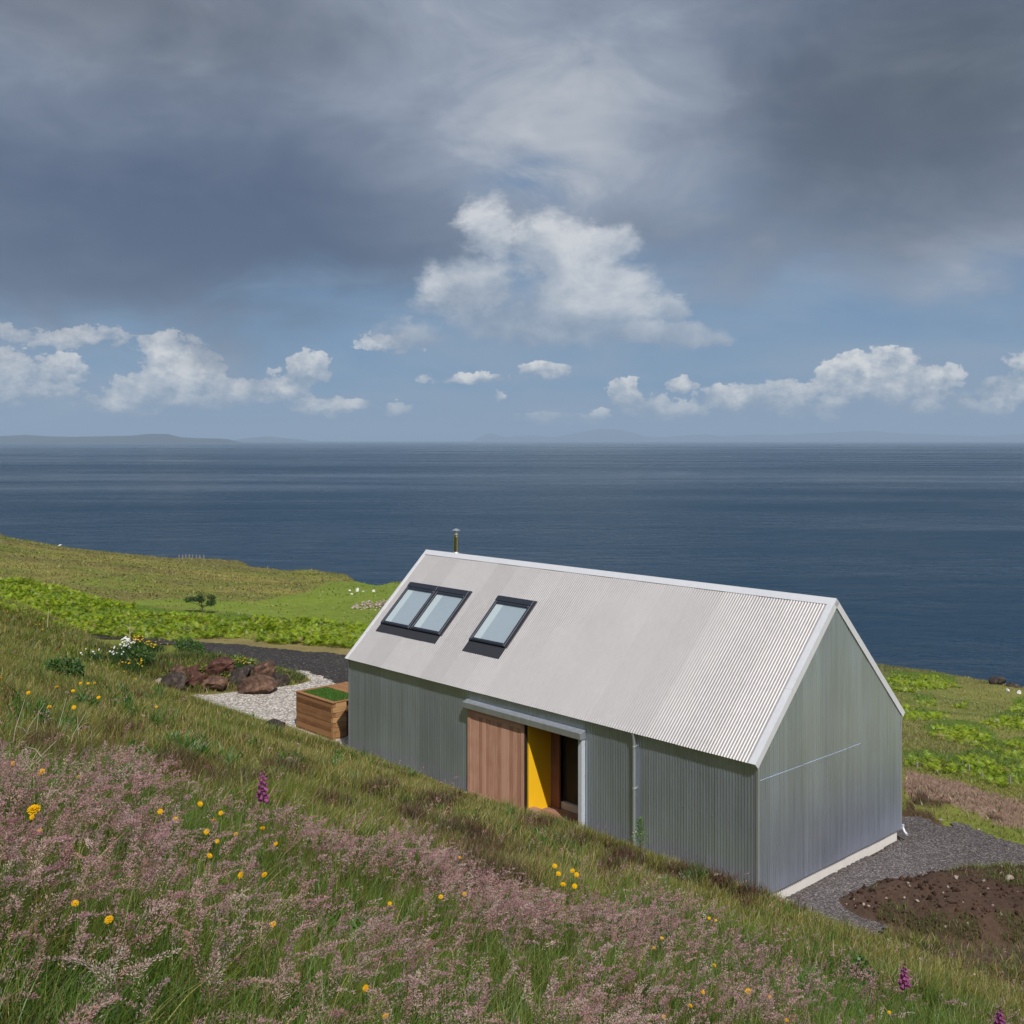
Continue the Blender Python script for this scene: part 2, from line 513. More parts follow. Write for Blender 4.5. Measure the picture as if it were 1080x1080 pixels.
def build_sky():
    w = bpy.data.worlds.new('World'); SC.world = w; w.use_nodes = True
    nt = w.node_tree; S.tree = nt
    bg = nt.nodes['Background']; out = nt.nodes['World Output']
    sky = nt.nodes.new('ShaderNodeTexSky'); sky.sky_type = 'NISHITA'; sky.sun_disc = False
    sky.sun_elevation = SUN_EL; sky.sun_rotation = math.atan2(hs[0], hs[1]); sky.air_density = 1.; sky.dust_density = .6; sky.ozone_density = 1.5
    nt.links.new(sky.outputs[0], bg.inputs[0]); bg.inputs[1].default_value = .06
    D = coords('Generated')
    sep = nt.nodes.new('ShaderNodeSeparateXYZ'); nt.links.new(D, sep.inputs[0])
    dx, dy, dz = (S(sep.outputs[i]) for i in range(3))
    DEG = 180 / math.pi
    az = S.m('ARCTAN2', dx, dy) * DEG
    el = S.m('ARCSINE', dz) * DEG
    def A(px): return math.degrees(math.atan((px - CX) / FPX))
    def E(px, py): return math.degrees(math.atan((CY - py) / FPX * math.cos(math.atan((px - CX) / FPX))))
    # turbulent copies of the direction
    st = vmath('MULTIPLY', D, (1., 1., 1.7))
    warp = nz(st, 5., 2, .6, out='Color')
    wsep = nt.nodes.new('ShaderNodeSeparateColor'); nt.links.new(warp, wsep.inputs[0])
    wx, wy = S(wsep.outputs[0]) - .5, S(wsep.outputs[1]) - .5
    fine = nz(st, 16., 4, .6, out='Color')
    fsep = nt.nodes.new('ShaderNodeSeparateColor'); nt.links.new(fine, fsep.inputs[0])
    fx, fy = S(fsep.outputs[0]) - .5, S(fsep.outputs[1]) - .5
    def blob(px, py, rx, ry, warpk=1., k=2.):
        """soft elliptical weight round a direction; radii in photo pixels (about 0.05 degrees)"""
        a = (az + wx * (9 * warpk) + fx * (4 * warpk) - A(px)) * (1 / (rx * .05))
        b = (el + wy * (6 * warpk) + fy * (3 * warpk) - E(px, py)) * (1 / (ry * .05))
        return ((a * a + b * b) * (-1.)).exp()
    lin = lambda r, g, b: tuple(((c / 255 + .055) / 1.055) ** 2.4 if c > 10 else c / 3294 for c in (r, g, b))
    # 1 clear air near the horizon and between clouds
    col = ramp(el * (1 / 30.), [(0., lin(130, 157, 184)), (.10, lin(114, 149, 184)), (.35, lin(104, 137, 174)), (1., lin(92, 124, 165))])
    # thin high veil
    v1 = nz(vmath('MULTIPLY', D, (1., 1., 4.)), 4.2, 6, .62, .6)
    col = cmix((v1.ss(.36, .72) * .62), col, lin(150, 165, 185))
    # 2 far cumulus rows just above the horizon: heaped heads over flat bases
    n2 = nz(st, 3.2, 7, .56, .35)
    cs = vmath('MULTIPLY', D, (1., 1., 1.35))
    def puffs(v, scale, detail):
        n = nt.nodes.new('ShaderNodeTexVoronoi'); n.feature = 'F1'; n.normalize = True
        _set(n.inputs['Vector'], v); n.inputs['Scale'].default_value = scale; n.inputs['Detail'].default_value = detail
        n.inputs['Roughness'].default_value = .58; n.inputs['Lacunarity'].default_value = 2.1
        return 1. - S(n.outputs['Distance'])
    fine2 = nz(st, 46., 5, .68, out='Color')
    f2 = nt.nodes.new('ShaderNodeSeparateColor'); nt.links.new(fine2, f2.inputs[0])
    gx, gy = S(f2.outputs[0]) - .5, S(f2.outputs[1]) - .5
    wv = vmath('ADD', vmath('ADD', cs, vmath('MULTIPLY', vmath('SUBTRACT', fine, (.5, .5, .5)), (.036, .036, .036))), vmath('MULTIPLY', vmath('SUBTRACT', fine2, (.5, .5, .5)), (.020, .020, .020)))
    def heap(lst, warpk, flat):
        """joined cumulus weights and the mean height inside the heap"""
        W = None; top = None; sw = None
        for (px, py, rx, ry, s_) in lst:
            a = (az + (wx * (9 * warpk) + fx * 1.6 + gx * 1.5) - A(px)) * (1 / (rx * .05))
            b = (el + (wy * (5 * warpk) + fy * 1.4 + gy * 1.4) - E(px, py)) * (1 / (ry * .05))
            bb = b.mx(0.) + b.mn(0.) * flat
            w = ((a * a + bb * bb) * (-1.)).exp() * s_
            W = w if W is None else W.mx(w)
            t = w * w * b; top = t if top is None else top + t
            q = w * w; sw = q if sw is None else sw + q
        return W, top / (sw + .02)
    low = [(20, 400, 40, 30, 1.), (62, 395, 30, 22, 1.1), (18, 415, 60, 14, .95), (190, 392, 34, 36, 1.25), (158, 412, 44, 22, .95), (230, 418, 60, 20, 1.), (285, 412, 40, 20, 1.05), (320, 394, 24, 24, 1.2), (350, 430, 50, 14, .95), (120, 428, 34, 12, 1.05),
           (424, 438, 16, 10, 1.), (375, 430, 24, 12, .9), (530, 424, 8, 9, .8), (664, 420, 16, 20, 1.15), (690, 432, 26, 16, 1.1), (718, 438, 22, 12, 1.05), (722, 410, 16, 12, .9), (590, 442, 46, 8, .95), (632, 438, 12, 9, .95), (770, 425, 34, 18, .95), (815, 420, 40, 20, 1.05), (850, 432, 40, 14, 1.),
           (925, 392, 44, 20, 1.3), (900, 408, 40, 22, 1.05), (965, 412, 40, 22, 1.15), (985, 424, 40, 16, 1.05), (1030, 432, 30, 10, .9), (1068, 415, 34, 20, 1.15), (1160, 400, 80, 36, 1.1), (-70, 400, 60, 34, 1.1), (505, 400, 60, 10, .75), (575, 395, 40, 12, .7), (410, 366, 34, 12, .9), (70, 358, 110, 12, .8)]
    band, relh = heap(low, .14, 1.9)
    p1 = puffs(wv, 38., 2)
    n1 = nz(cs, 30., 8, .66)
    soft = (band * .75 + (n2 - .5) * .7 + (n1 - .5) * .5).ss(.05, .8) * el.ss(.1, 1.2)
    col = cmix(soft * .58, col, lin(142, 160, 183))
    dens = band * (.75 + .5 * p1) + (p1 - .60) * 1.0 + (n1 - .5) * 2.9 - .40 - (1. - band.ss(.02, .35)) * .7
    lit = .46 + relh * .32 + (p1 - .60) * .8 + (n1 - .5) * 1.9 + (band - .8) * .25
    ccol = ramp(lit, [(.10, lin(126, 147, 172)), (.38, lin(148, 164, 184)), (.62, lin(190, 196, 205)), (.92, lin(240, 238, 235))])
    m1 = dens.ss(-.04, .16) * el.ss(.15, 1.1) * .93
    col = cmix(m1, col, ccol)
    # 3 the big grey deck overhead
    n3 = nz(vmath('MULTIPLY', D, (1., 1., 2.0)), 7., 8, .60, .5)
    base = el + (n2 - .5) * 9. + (n3 - .5) * 7. + wy * 3.
    # lower rim of the deck: low on the left, higher to the right
    rim = 5.0 + az.ss(-10, 4) * 3.2 - az.ss(10, 24) * 1.0
    m2 = (base - rim).ss(-1.2, 3.2) * .97
    lum = .48 + (n2 - .5) * .62 + (n3 - .5) * .72
    for (px, py, rx, ry, s) in [(140, 270, 260, 75, -.38), (300, 210, 150, 70, -.14), (60, 190, 120, 60, -.08), (130, 10, 200, 50, .02), (540, 0, 170, 70, .24), (560, 165, 190, 80, .30), (680, 90, 90, 110, .14),
                                (900, 110, 140, 90, -.22), (1040, 60, 100, 120, -.10), (1030, 280, 90, 34, .20), (940, 330, 140, 40, .12), (40, 350, 130, 22, .32), (380, 300, 90, 60, -.10), (200, 80, 160, 60, -.02), (0, 60, 80, 60, .03)]:
        lum = lum + blob(px, py, rx, ry, .8) * s
    # brighter cloud towards the sun, behind the camera
    lum = lum + dy.ss(.2, -.6) * .42
    dcol = ramp(lum, [(.05, lin(80, 93, 118)), (.30, lin(97, 109, 131)), (.52, lin(120, 130, 149)), (.78, lin(152, 161, 177)), (1.0, lin(196, 200, 206))])
    dcol = cmix((blob(1000, 90, 190, 130, .6) * .75).mx(blob(120, 10, 260, 50, .8) * .6), dcol, cmix(lum.ss(.2, .9), lin(84, 90, 96), lin(150, 153, 158)))
    gap = 0
    for (px, py, rx, ry, s) in [(560, 200, 60, 22, .8), (690, 305, 46, 26, .6), (760, 200, 60, 40, .35), (1030, 325, 120, 26, .8), (800, 300, 80, 30, .4)]:
        b = blob(px, py, rx, ry, .5) * s
        gap = b if isinstance(gap, int) else gap.mx(b)
    m2 = m2 * (1. - gap * (n3.ss(.62, .42)))
    col = cmix(m2, col, dcol)
    # 4 the sunlit cumulus in the middle
    mid = [(515, 248, 36, 40, 1.25), (500, 300, 60, 50, 1.1), (575, 270, 54, 46, 1.2), (640, 258, 44, 30, 1.15), (620, 310, 80, 50, 1.15), (560, 335, 120, 36, 1.1), (690, 348, 80, 18, 1.05), (708, 322, 26, 16, 1.0), (430, 358, 60, 18, .9), (750, 355, 40, 12, .85)]
    cb, relm = heap(mid, .30, 1.25)
    n4 = nz(cs, 9., 9, .63, .2); p4 = puffs(wv, 13., 2)
    dn = cb + (p4 - .60) * .75 + (n4 - .5) * 2.3 - .56 - (1. - cb.ss(.02, .35)) * .7
    l4 = .43 + relm * .20 + (p4 - .60) * .9 + (n4 - .5) * 2.7 + (el - E(560, 295)) * .075
    c4 = ramp(l4, [(.02, lin(126, 142, 165)), (.32, lin(149, 161, 179)), (.62, lin(178, 186, 197)), (1., lin(222, 223, 225))])
    col = cmix(dn.ss(-.12, .44) * (.80 + (el - E(560, 345)).ss(0., 4.5) * .13), col, c4)
    # 5 air in front of it all near the horizon
    col = cmix(el.ss(2.0, -.1) * .5, col, lin(124, 153, 183))
    # below the horizon (never seen: the sea covers it)
    bg2 = nt.nodes.new('ShaderNodeBackground'); nt.links.new(col, bg2.inputs[0]); bg2.inputs[1].default_value = 1.
    mx = nt.nodes.new('ShaderNodeMixShader'); mx.inputs[0].default_value = .9
    nt.links.new(bg.outputs[0], mx.inputs[1]); nt.links.new(bg2.outputs[0], mx.inputs[2])
    nt.links.new(mx.outputs[0], out.inputs[0])
    w.cycles.sampling_method = 'MANUAL'; w.cycles.sample_map_resolution = 256
build_sky()

# sea air: one closed box of thin haze round the whole place
hz = MB(); hz.box(-56000, 56000, -800, 58000, SEAZ - 30, 640)
hzm = bpy.data.materials.new('sea_haze'); hzm.use_nodes = True
hnt = hzm.node_tree; hnt.nodes.remove(hnt.nodes['Principled BSDF'])
hv = hnt.nodes.new('ShaderNodeVolumePrincipled'); hv.inputs['Color'].default_value = (.58, .77, 1., 1); hv.inputs['Density'].default_value = HAZE; hv.inputs['Anisotropy'].default_value = .0
hnt.links.new(hv.outputs[0], hnt.nodes['Material Output'].inputs['Volume'])
tag(hz.build('haze', hzm), kind='stuff')

vs = SC.view_settings; vs.view_transform = 'Standard'; vs.look = 'None'; vs.exposure = 0; vs.gamma = 1
SC.render.engine = 'CYCLES'
SC.cycles.max_bounces = 6; SC.cycles.diffuse_bounces = 2; SC.cycles.glossy_bounces = 3; SC.cycles.transparent_max_bounces = 8
SC.cycles.sample_clamp_indirect = 6
# ----------------------------------------------------------------------------
# ground colours
# ----------------------------------------------------------------------------
POLY = {
    'lawn': ([(110, 634), (200, 631), (262, 636), (322, 626), (345, 614), (385, 612), (425, 616), (420, 640), (400, 665), (250, 660), (170, 648)], 84, 400),
    'soilbank': ([(953, 838), (975, 836), (1010, 848), (1045, 860), (1100, 872), (1100, 910), (1055, 893), (1005, 876), (953, 866)], 25, 60),
    'heather': ([(953, 812), (990, 822), (1040, 836), (1100, 850), (1100, 880), (1050, 868), (1000, 848), (953, 836)], 25, 60),
    'soil2': ([(990, 990), (1040, 990), (1090, 985), (1100, 1025), (1050, 1022), (1000, 1012)], 17, 25),
    'tan': ([(150, 672), (250, 672), (330, 680), (390, 676), (400, 695), (330, 690), (250, 682), (180, 680)], 45, 75),
}
def zone(name, px, py, Y):
    poly, a, b = POLY[name]
    return inpoly(px, py, poly) & (Y > a) & (Y < b)

def soil_r2(X, Y):
    return ((X - 10.9) / 3.8) ** 2 + ((Y - 22.55) / 1.75) ** 2 + (fbm(X * .7, Y * .7, 9) - .5) * .35

BRACKEN_L = [(-300, 575), (-120, 588), (0, 606), (60, 619), (110, 632), (170, 646), (250, 651), (330, 652), (400, 652), (480, 655), (480, 690), (390, 681), (330, 679), (250, 671), (170, 673), (100, 668), (0, 650), (-300, 640)]
BRACKEN_R = [[(935, 713), (985, 712), (1005, 719), (1012, 724), (975, 727), (950, 724), (935, 722)],
             [(935, 711), (965, 713), (975, 726), (955, 729), (935, 727)],
             [(960, 737), (985, 737), (990, 742), (968, 744)], [(952, 752), (985, 750), (1003, 755), (990, 757), (952, 757)], [(955, 742), (962, 745), (955, 750)],
             [(974, 770), (990, 763), (1022, 764), (1040, 772), (1054, 779), (1046, 787), (1015, 785), (985, 778)],
             [(953, 796), (975, 795), (1010, 801), (1030, 790), (1052, 785), (1075, 782), (1110, 782), (1110, 832), (1060, 826), (1020, 815), (985, 811), (953, 806)],
             [(1040, 759), (1060, 755), (1085, 757), (1085, 768), (1060, 769), (1045, 766)], [(1065, 742), (1090, 735), (1090, 750), (1068, 748)],
             [(1005, 743), (1018, 741), (1018, 745)]]

def land_col(X, Y, Z):
    px, py = proj(np.stack([X, Y, Z], -1))
    u, v = uv(X, Y)
    n = fbm(X * .12, Y * .12, 51); n2 = fbm(X * .6, Y * .6, 53)
    c = np.empty(X.shape + (3,))
    base = np.array([.155, .180, .036]); olive = np.array([.215, .195, .055]); brown = np.array([.135, .105, .048])
    w = sst(.35, .65, n)[..., None]; w2 = sst(.5, .75, n2)[..., None]
    c[:] = base * (1 - w) + olive * w
    c = c * (1 - .6 * w2) + brown * .6 * w2
    far = (Y > 80)
    stripe = sst(.45, .6, fbm(X * .03, Y * .05, 57))[..., None]
    c = np.where(far[..., None], c * (1 - .55 * stripe) + np.array([.15, .125, .05]) * .55 * stripe, c)
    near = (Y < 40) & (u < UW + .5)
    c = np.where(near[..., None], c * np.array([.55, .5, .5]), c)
    def put(mask, col, k=1.):
        nonlocal c
        c = np.where(mask[..., None], c * (1 - k) + np.array(col) * k, c)
    jx = px + (n2 - .5) * 14; jy = py + (fbm(X * .9, Y * .9, 59) - .5) * 6
    put(zone('lawn', jx, jy, Y), (.155, .215, .030), .85)
    put(zone('tan', jx, jy, Y), (.22, .175, .08), .85)
    put(zone('heather', jx, jy, Y), (.26, .165, .14), .9)
    put(zone('soilbank', jx, jy, Y) & (n2 > .44), (.075, .042, .03), .9)
    put(zone('soil2', jx, jy, Y), (.07, .040, .029), .95)
    put((soil_r2(X, Y) < 1.05) & (u > UW - 1), (.070, .044, .033))
    put((u > UW - .4) & (u < UW + 7) & (v > -8) & (v < 20) & (soil_r2(X, Y) > 1.05), (.085, .06, .045))
    rgt = (X / np.maximum(Y, 1) > .33) & (Y > 30)
    put(rgt & (py < 812), (.17, .175, .055), .6)
    put(rgt & (py < 714), (.10, .11, .04), .6)
    d = edge_d(X, Y)
    put((X > -16) & (X < -6.5) & (Y > 39) & (Y < 43.6) & (Z > PLAT + .1) & (u > UW - .5) & (n2 > .35), (.085, .05, .035), .8)
    bl = np.zeros(X.shape, bool)
    for p in [BRACKEN_L] + BRACKEN_R: bl |= inpoly(jx, jy + 4, p)
    put(bl & (Y > 29) & (Y < 92) & (np.where(px < 540, Y < 80, True)), (.085, .145, .016), .85)
    put(d > 5, (.085, .065, .052)); put(d > 14, (.05, .042, .038))
    return c

def build_terrain():
    az = np.concatenate([np.linspace(-180, -46, 100, endpoint=False), np.linspace(-46, 46, 440, endpoint=False), np.linspace(46, 180, 100, endpoint=False)])
    rr = np.concatenate([np.linspace(.3, 30, 190, endpoint=False), np.linspace(30, 90, 150, endpoint=False), np.linspace(90, 330, 200, endpoint=False), np.linspace(330, 700, 30)])
    a, r = np.meshgrid(np.radians(az), rr)
    X = np.sin(a) * r; Y = np.cos(a) * r
    Z = ground(X, Y)
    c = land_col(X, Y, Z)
    nr, na = X.shape
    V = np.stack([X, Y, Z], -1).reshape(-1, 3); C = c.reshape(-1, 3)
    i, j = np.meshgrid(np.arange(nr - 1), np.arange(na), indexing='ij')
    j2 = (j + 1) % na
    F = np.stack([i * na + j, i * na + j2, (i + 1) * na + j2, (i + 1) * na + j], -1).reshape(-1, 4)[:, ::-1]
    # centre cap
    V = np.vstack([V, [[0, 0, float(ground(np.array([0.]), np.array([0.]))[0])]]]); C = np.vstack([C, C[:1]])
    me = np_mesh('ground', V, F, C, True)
    o = link('ground', me, M['ground']); tag(o, kind='structure')
    return o
build_terrain()

def sheet(name, poly, zfn, mat, res=.14, jit=.25, kind='structure'):
    xs = [p[0] for p in poly]; ys = [p[1] for p in poly]
    X, Y = np.meshgrid(np.arange(min(xs) - .5, max(xs) + .5, res), np.arange(min(ys) - .5, max(ys) + .5, res))
    jx = X + (fbm(X * 1.3, Y * 1.3, 61) - .5) * jit * 2.5; jy = Y + (fbm(X * 1.3, Y * 1.3, 63) - .5) * jit * 2.5
    ins = inpoly(jx, jy, poly)
    Z = zfn(X, Y) + (fbm(X * .8, Y * .8, 65) - .5) * .05
    n0, n1 = X.shape
    i, j = np.meshgrid(np.arange(n0 - 1), np.arange(n1 - 1), indexing='ij')
    keep = ins[:-1, :-1] & ins[1:, :-1] & ins[:-1, 1:] & ins[1:, 1:]
    i, j = i[keep], j[keep]
    F = np.stack([i * n1 + j, i * n1 + j + 1, (i + 1) * n1 + j + 1, (i + 1) * n1 + j], -1)
    used = np.unique(F); mp = np.full(n0 * n1, -1); mp[used] = np.arange(len(used))
    V = np.stack([X, Y, Z], -1).reshape(-1, 3)[used]
    me = np_mesh(name, V, mp[F], None, True)
    return tag(link(name, me, mat), kind=kind)

def flat(px, py, z=PLAT):
    Y = (CAMZ - z) * FPX / (py - CY)
    return ((px - CX) / FPX * Y, Y)
W2 = lambda *p: tuple(hl(*p)[:2])
yard_poly = [W2(14.6, -.2), W2(15.5, -1.2)] + [flat(*p) for p in [(880, 1000), (925, 990), (962, 962), (1180, 950), (1180, 915), (1085, 888), (1050, 883), (1010, 868), (975, 860)]] + [W2(15.2, 8.1), W2(13.5, 8.0), W2(-.5, 7.6), W2(-.5, 6.3), W2(14.6, 6.3)]
sheet('gravel_yard', yard_poly, lambda X, Y: PLAT + .035 + 0 * X, M['yard'])
road_poly = [flat(*p) for p in [(364, 729), (350, 722), (328, 714), (300, 707), (262, 699), (225, 691), (190, 683), (130, 676), (60, 672), (60, 666), (130, 670), (195, 676.5), (260, 681), (300, 685), (335, 688.5), (370, 691), (440, 697), (470, 740), (420, 752)]]
sheet('dark_track', road_poly, lambda X, Y: base_ground(X, Y) * 0 + np.maximum(base_ground(X, Y), PLAT - .05) * 0 + PLAT + .05, M['road'], .16, .2)
wg_poly = [flat(*p) for p in [(150, 745), (215, 732), (262, 728), (285, 722), (305, 716), (318, 709), (345, 716), (364, 727)]] + [W2(-1.3, 3.4), W2(-.2, 1.0), W2(-.3, -.6), W2(-4, -1.6), W2(-8, -1.6)]
sheet('white_gravel', wg_poly, lambda X, Y: PLAT + .10 + 0 * X, M['white_gravel'], .12, .2)

# sea and the far shore
def build_sea():
    rr = np.array([60, 120, 200, 300, 450, 700, 1200, 2500, 6000, 15000, 40000, 90000.])
    az = np.radians(np.linspace(0, 360, 97)[:-1])
    V = np.array([(math.sin(a) * r, math.cos(a) * r, SEAZ) for r in rr for a in az])
    n = len(az)
    F = [(i * n + (j + 1) % n, i * n + j, (i + 1) * n + j, (i + 1) * n + (j + 1) % n) for i in range(len(rr) - 1) for j in range(n)]
    me = np_mesh('sea', V, np.array(F)[:, ::-1], None, True)
    tag(link('sea', me, M['sea']), kind='structure')
build_sea()

def ridge(name, dist, prof, depth, seed):
    """a long hilly shore; prof = (photo x, height of the skyline in photo pixels above the horizon)"""
    xs = np.linspace(prof[0][0], prof[-1][0], 260)
    h = np.interp(xs, [p[0] for p in prof], [p[1] for p in prof])
    X = (xs - CX) / FPX * dist
    H = h * dist / FPX + (CAMZ - SEAZ)
    nd = 24
    t = np.linspace(-1, 1, nd)
    XX, T = np.meshgrid(X, t)
    k = (1 - np.abs(T) ** 1.4)
    rough = fbm(XX / dist * 60, T * 2.2, seed, 5)
    Z = SEAZ - 20 + (H[None, :] + 20) * k * (.72 + .28 * np.where(np.abs(T) < .08, 1, rough * 1.3).clip(0, 1))
    end = sst(0, .03, (xs - xs[0]) / (xs[-1] - xs[0])) * sst(1, .97, (xs - xs[0]) / (xs[-1] - xs[0]))
    Z = SEAZ - 20 + (Z - SEAZ + 20) * end[None, :]
    YY = dist + T * depth
    V = np.stack([XX, YY, Z], -1).reshape(-1, 3); n = len(xs)
    i, j = np.meshgrid(np.arange(nd - 1), np.arange(n - 1), indexing='ij')
    F = np.stack([i * n + j, i * n + j + 1, (i + 1) * n + j + 1, (i + 1) * n + j], -1).reshape(-1, 4)
    tag(link(name, np_mesh(name, V, F, None, True), M['far_hill']), kind='structure')
ridge('far_island', 21000, [(-160, 1), (-90, 4), (-40, 3), (0, 4), (28, 5.5), (48, 4), (75, 3.4), (100, 3.8), (140, 4.6), (160, 6.6), (176, 6.4), (190, 3), (205, 2), (230, 1.6), (252, 0.)], 1500, 3)
ridge('far_mountains', 50000, [(490, 0), (503, 4), (518, 7.5), (532, 3), (560, 5), (585, 3), (612, 8), (632, 12), (655, 11), (680, 4), (700, 3), (722, 5), (745, 6), (765, 4), (800, 6), (830, 5), (850, 7), (880, 8), (920, 10),
                               (945, 7), (985, 6), (1010, 5), (1050, 4), (1100, 9), (1200, 6), (1290, 2)], 4200, 8)
ridge('far_shore', 38000, [(250, .5), (262, 2), (282, 4.), (300, 2), (320, .5)], 2400, 5)

# ----------------------------------------------------------------------------
# the house
# ----------------------------------------------------------------------------
def build_house():
    root = empty('house', (AX, AY, 0), TH, 'corrugated metal clad house with pale pitched roof and a sliding timber door', 'house')
    SL = math.hypot(HW / 2, HR); cy, cz = (HW / 2) / SL, HR / SL
    PITCH = .076; AMP = .0100; RAMP = .0066
    def corr(mb, s0, s1, t0, t1, mp, seg=8, AMP=AMP, sheet_w=.912, joints=(), screws=()):
        """corrugated skin; t0,t1 are functions of s or numbers"""
        n = max(4, int(round((s1 - s0) / PITCH * seg)))
        ss = [s0 + (s1 - s0) * i / n for i in range(n + 1)]
        f0 = t0 if callable(t0) else (lambda s: t0); f1 = t1 if callable(t1) else (lambda s: t1)
        vs = []; tn = []
        rs = random.Random(5)
        shade = {}
        for s in ss:
            k = math.floor(s / sheet_w)
            shade.setdefault(k, rs.uniform(.2, .8))
            off = AMP * math.sin(2 * math.pi * s / PITCH) + .006 * (k % 2)
            vs.append(mp(s, f0(s), off)); vs.append(mp(s, f1(s), off))
        fs = [(2 * i, 2 * i + 2, 2 * i + 3, 2 * i + 1) for i in range(n)]
        mb.add(vs, fs)
        for t in screws:
            s = math.ceil(s0 / PITCH) * PITCH + PITCH / 4
            while s < s1:
                if f0(s) + .05 < t < f1(s) - .05:
                    r = .014; o = AMP + .004
                    c = [mp(s - r, t - r, o), mp(s + r, t - r, o), mp(s + r, t + r, o), mp(s - r, t + r, o), mp(s, t, o + .011)]
                    mb.add(c, [(0, 1, 4), (1, 2, 4), (2, 3, 4), (3, 0, 4)])
                s += PITCH * rs.choice((3, 3, 3, 4))
    yw = .12                                             # wall plane behind the eaves edge
    xe = HL - .03                                        # right gable plane
    # front wall, three pieces round the doorway
    fw = MB(); fm = lambda s, t, o: (s, yw - o, t)
    DX0, DX1, DZ1 = 5.66, 9.84, 2.34
    corr(fw, .04, DX0, -.28, 2.9, fm, screws=(.5, 1.45, 2.3)); corr(fw, DX0, DX1, DZ1, 2.9, fm); corr(fw, DX1, xe, -.28, 2.9, fm, screws=(.5, 1.45, 2.3))
    fw.build('wall', M['cladding'], root, 'all')
    bw = MB(); corr(bw, .04, xe, -.05, 2.9, lambda s, t, o: (s, HW - yw + o, t)); bw.build('wall', M['cladding'], root, 'all')
    top = lambda s: HE + min(s, HW - s) / (HW / 2) * HR - .05
    gw = MB(); gm = lambda s, t, o: (xe + o, s, t)
    LAP = 2.41
    corr(gw, yw, HW - yw, LAP, top, gm, screws=(3.3, 4.3))
    gm2 = lambda s, t, o: (xe + o + .004, s, t)
    corr(gw, yw, HW - yw, -.02, LAP + .03, gm2, screws=(.45, 1.3, 2.2, 2.36))
    corr(gw, yw, 4.24, LAP + .012, LAP + .023, lambda s, t, o: (xe + o + .005 + (.005 if t < LAP + .02 else 0), s, t))
    gw.build('wall', M['cladding'], root, 'all')
    lw = MB(); corr(lw, yw, HW - yw, -.05, top, lambda s, t, o: (.04 - o, s, t)); lw.build('wall', M['cladding'], root, 'all')
    # corner trims
    tr = MB(); tr.box(xe - .03, xe + .018, yw - .018, yw - .010, -.2, 2.86); tr.box(xe + .0115, xe + .019, yw - .0105, yw + .045, -.02, 2.86); tr.build('corner_trim', M['galv'], root)
    tr = MB(); tr.box(xe + .012, xe + .019, HW - yw - .045, HW - yw + .016, -.02, 2.80); tr.build('corner_trim', M['galv'], root)
    tr = MB(); tr.box(.020, .075, yw - .018, yw - .010, -.28, 2.86); tr.box(.018, .026, yw - .0105, yw + .05, -.05, 2.86); tr.build('corner_trim', M['galv'], root)
    # plinth
    pl = MB(); pl.box(.14, xe - .06, .2, HW - .2, -.7, -.02); pl.build('plinth', M['concrete'], root, bevel=.008)
    # roof slopes
    def slope(front):
        def mp(s, t, o):
            y = t * cy - o * cz; z = HE + t * cz + o * cy
            return (s, y if front else HW - y, z)
        return mp
    for front in (True, False):
        rb = MB(); mp = slope(front)
        corr(rb, .02, HL - .02, -.01, SL, mp, AMP=RAMP, screws=(.25, 1.0, 1.9, 2.8, 3.7, 4.1) if front else ())
        # underside and eaves edge of the roof build-up
        a, b = mp(.03, .02, -.03), mp(HL - .03, .02, -.03); c, d = mp(HL - .03, SL, -.03), mp(.03, SL, -.03)
        rb.quad(a, b, c, d); rb.quad(mp(.03, .02, -.03), mp(HL - .03, .02, -.03), mp(HL - .03, .02, -.004), mp(.03, .02, -.004))
        rb.build('roof', M['roof'], root, 'all')
    # ridge cap: folded sheet over both slopes
    rc = MB()
    F, B = slope(True), slope(False)
    for mp in (F, B):
        for (x0, x1) in [(-.005 + i * HL / 5 + (.0 if i == 0 else .0), -.005 + (i + 1) * (HL + .01) / 5) for i in range(5)]:
            rc.quad(mp(x0, SL - .17, .018), mp(x1, SL - .17, .018), mp(x1, SL + .02, .022), mp(x0, SL + .02, .022))
            rc.quad(mp(x0, SL - .17, .018), mp(x1, SL - .17, .018), mp(x1, SL - .17, .010), mp(x0, SL - .17, .010))
    rc.build('ridge_cap', M['flash'], root)
    for (xo, xi, sg) in ((HL + .006, HL - .16, 1), (-.006, .10, -1)):
        vb = MB()
        for mp in (F, B):
            for k in range(2):
                t0, t1 = [(-.012, SL * .43), (SL * .43, SL - .0)][k]; o = .015 + .003 * k
                vb.quad(mp(xi, t0, o), mp(xo, t0, o), mp(xo, t1, o), mp(xi, t1, o))
                vb.quad(mp(xi, t0, o), mp(xi, t1, o), mp(xi, t1, o - .012), mp(xi, t0, o - .012))
                xv = xo + sg * .002 * k
                vb.quad(mp(xv, t0, o), mp(xv, t1, o), mp(xv, t1, -.13), mp(xv, t0, -.13))
            vb.quad(mp(xo, -.012, .015), mp(xo, -.012, -.13), mp(xi, -.012, -.02), mp(xi, -.012, .015))
        vb.build('verge_flashing', M['flash'], root)
    # skylights
    def rbox(mb, x0, x1, t0, t1, o0, o1, tint=.5):
        P = [F(x0, t0, o0), F(x1, t0, o0), F(x1, t1, o0), F(x0, t1, o0), F(x0, t0, o1), F(x1, t0, o1), F(x1, t1, o1), F(x0, t1, o1)]
        mb.add(P, [(3, 2, 1, 0), (4, 5, 6, 7), (0, 1, 5, 4), (1, 2, 6, 5), (2, 3, 7, 6), (3, 0, 4, 7)], tint)
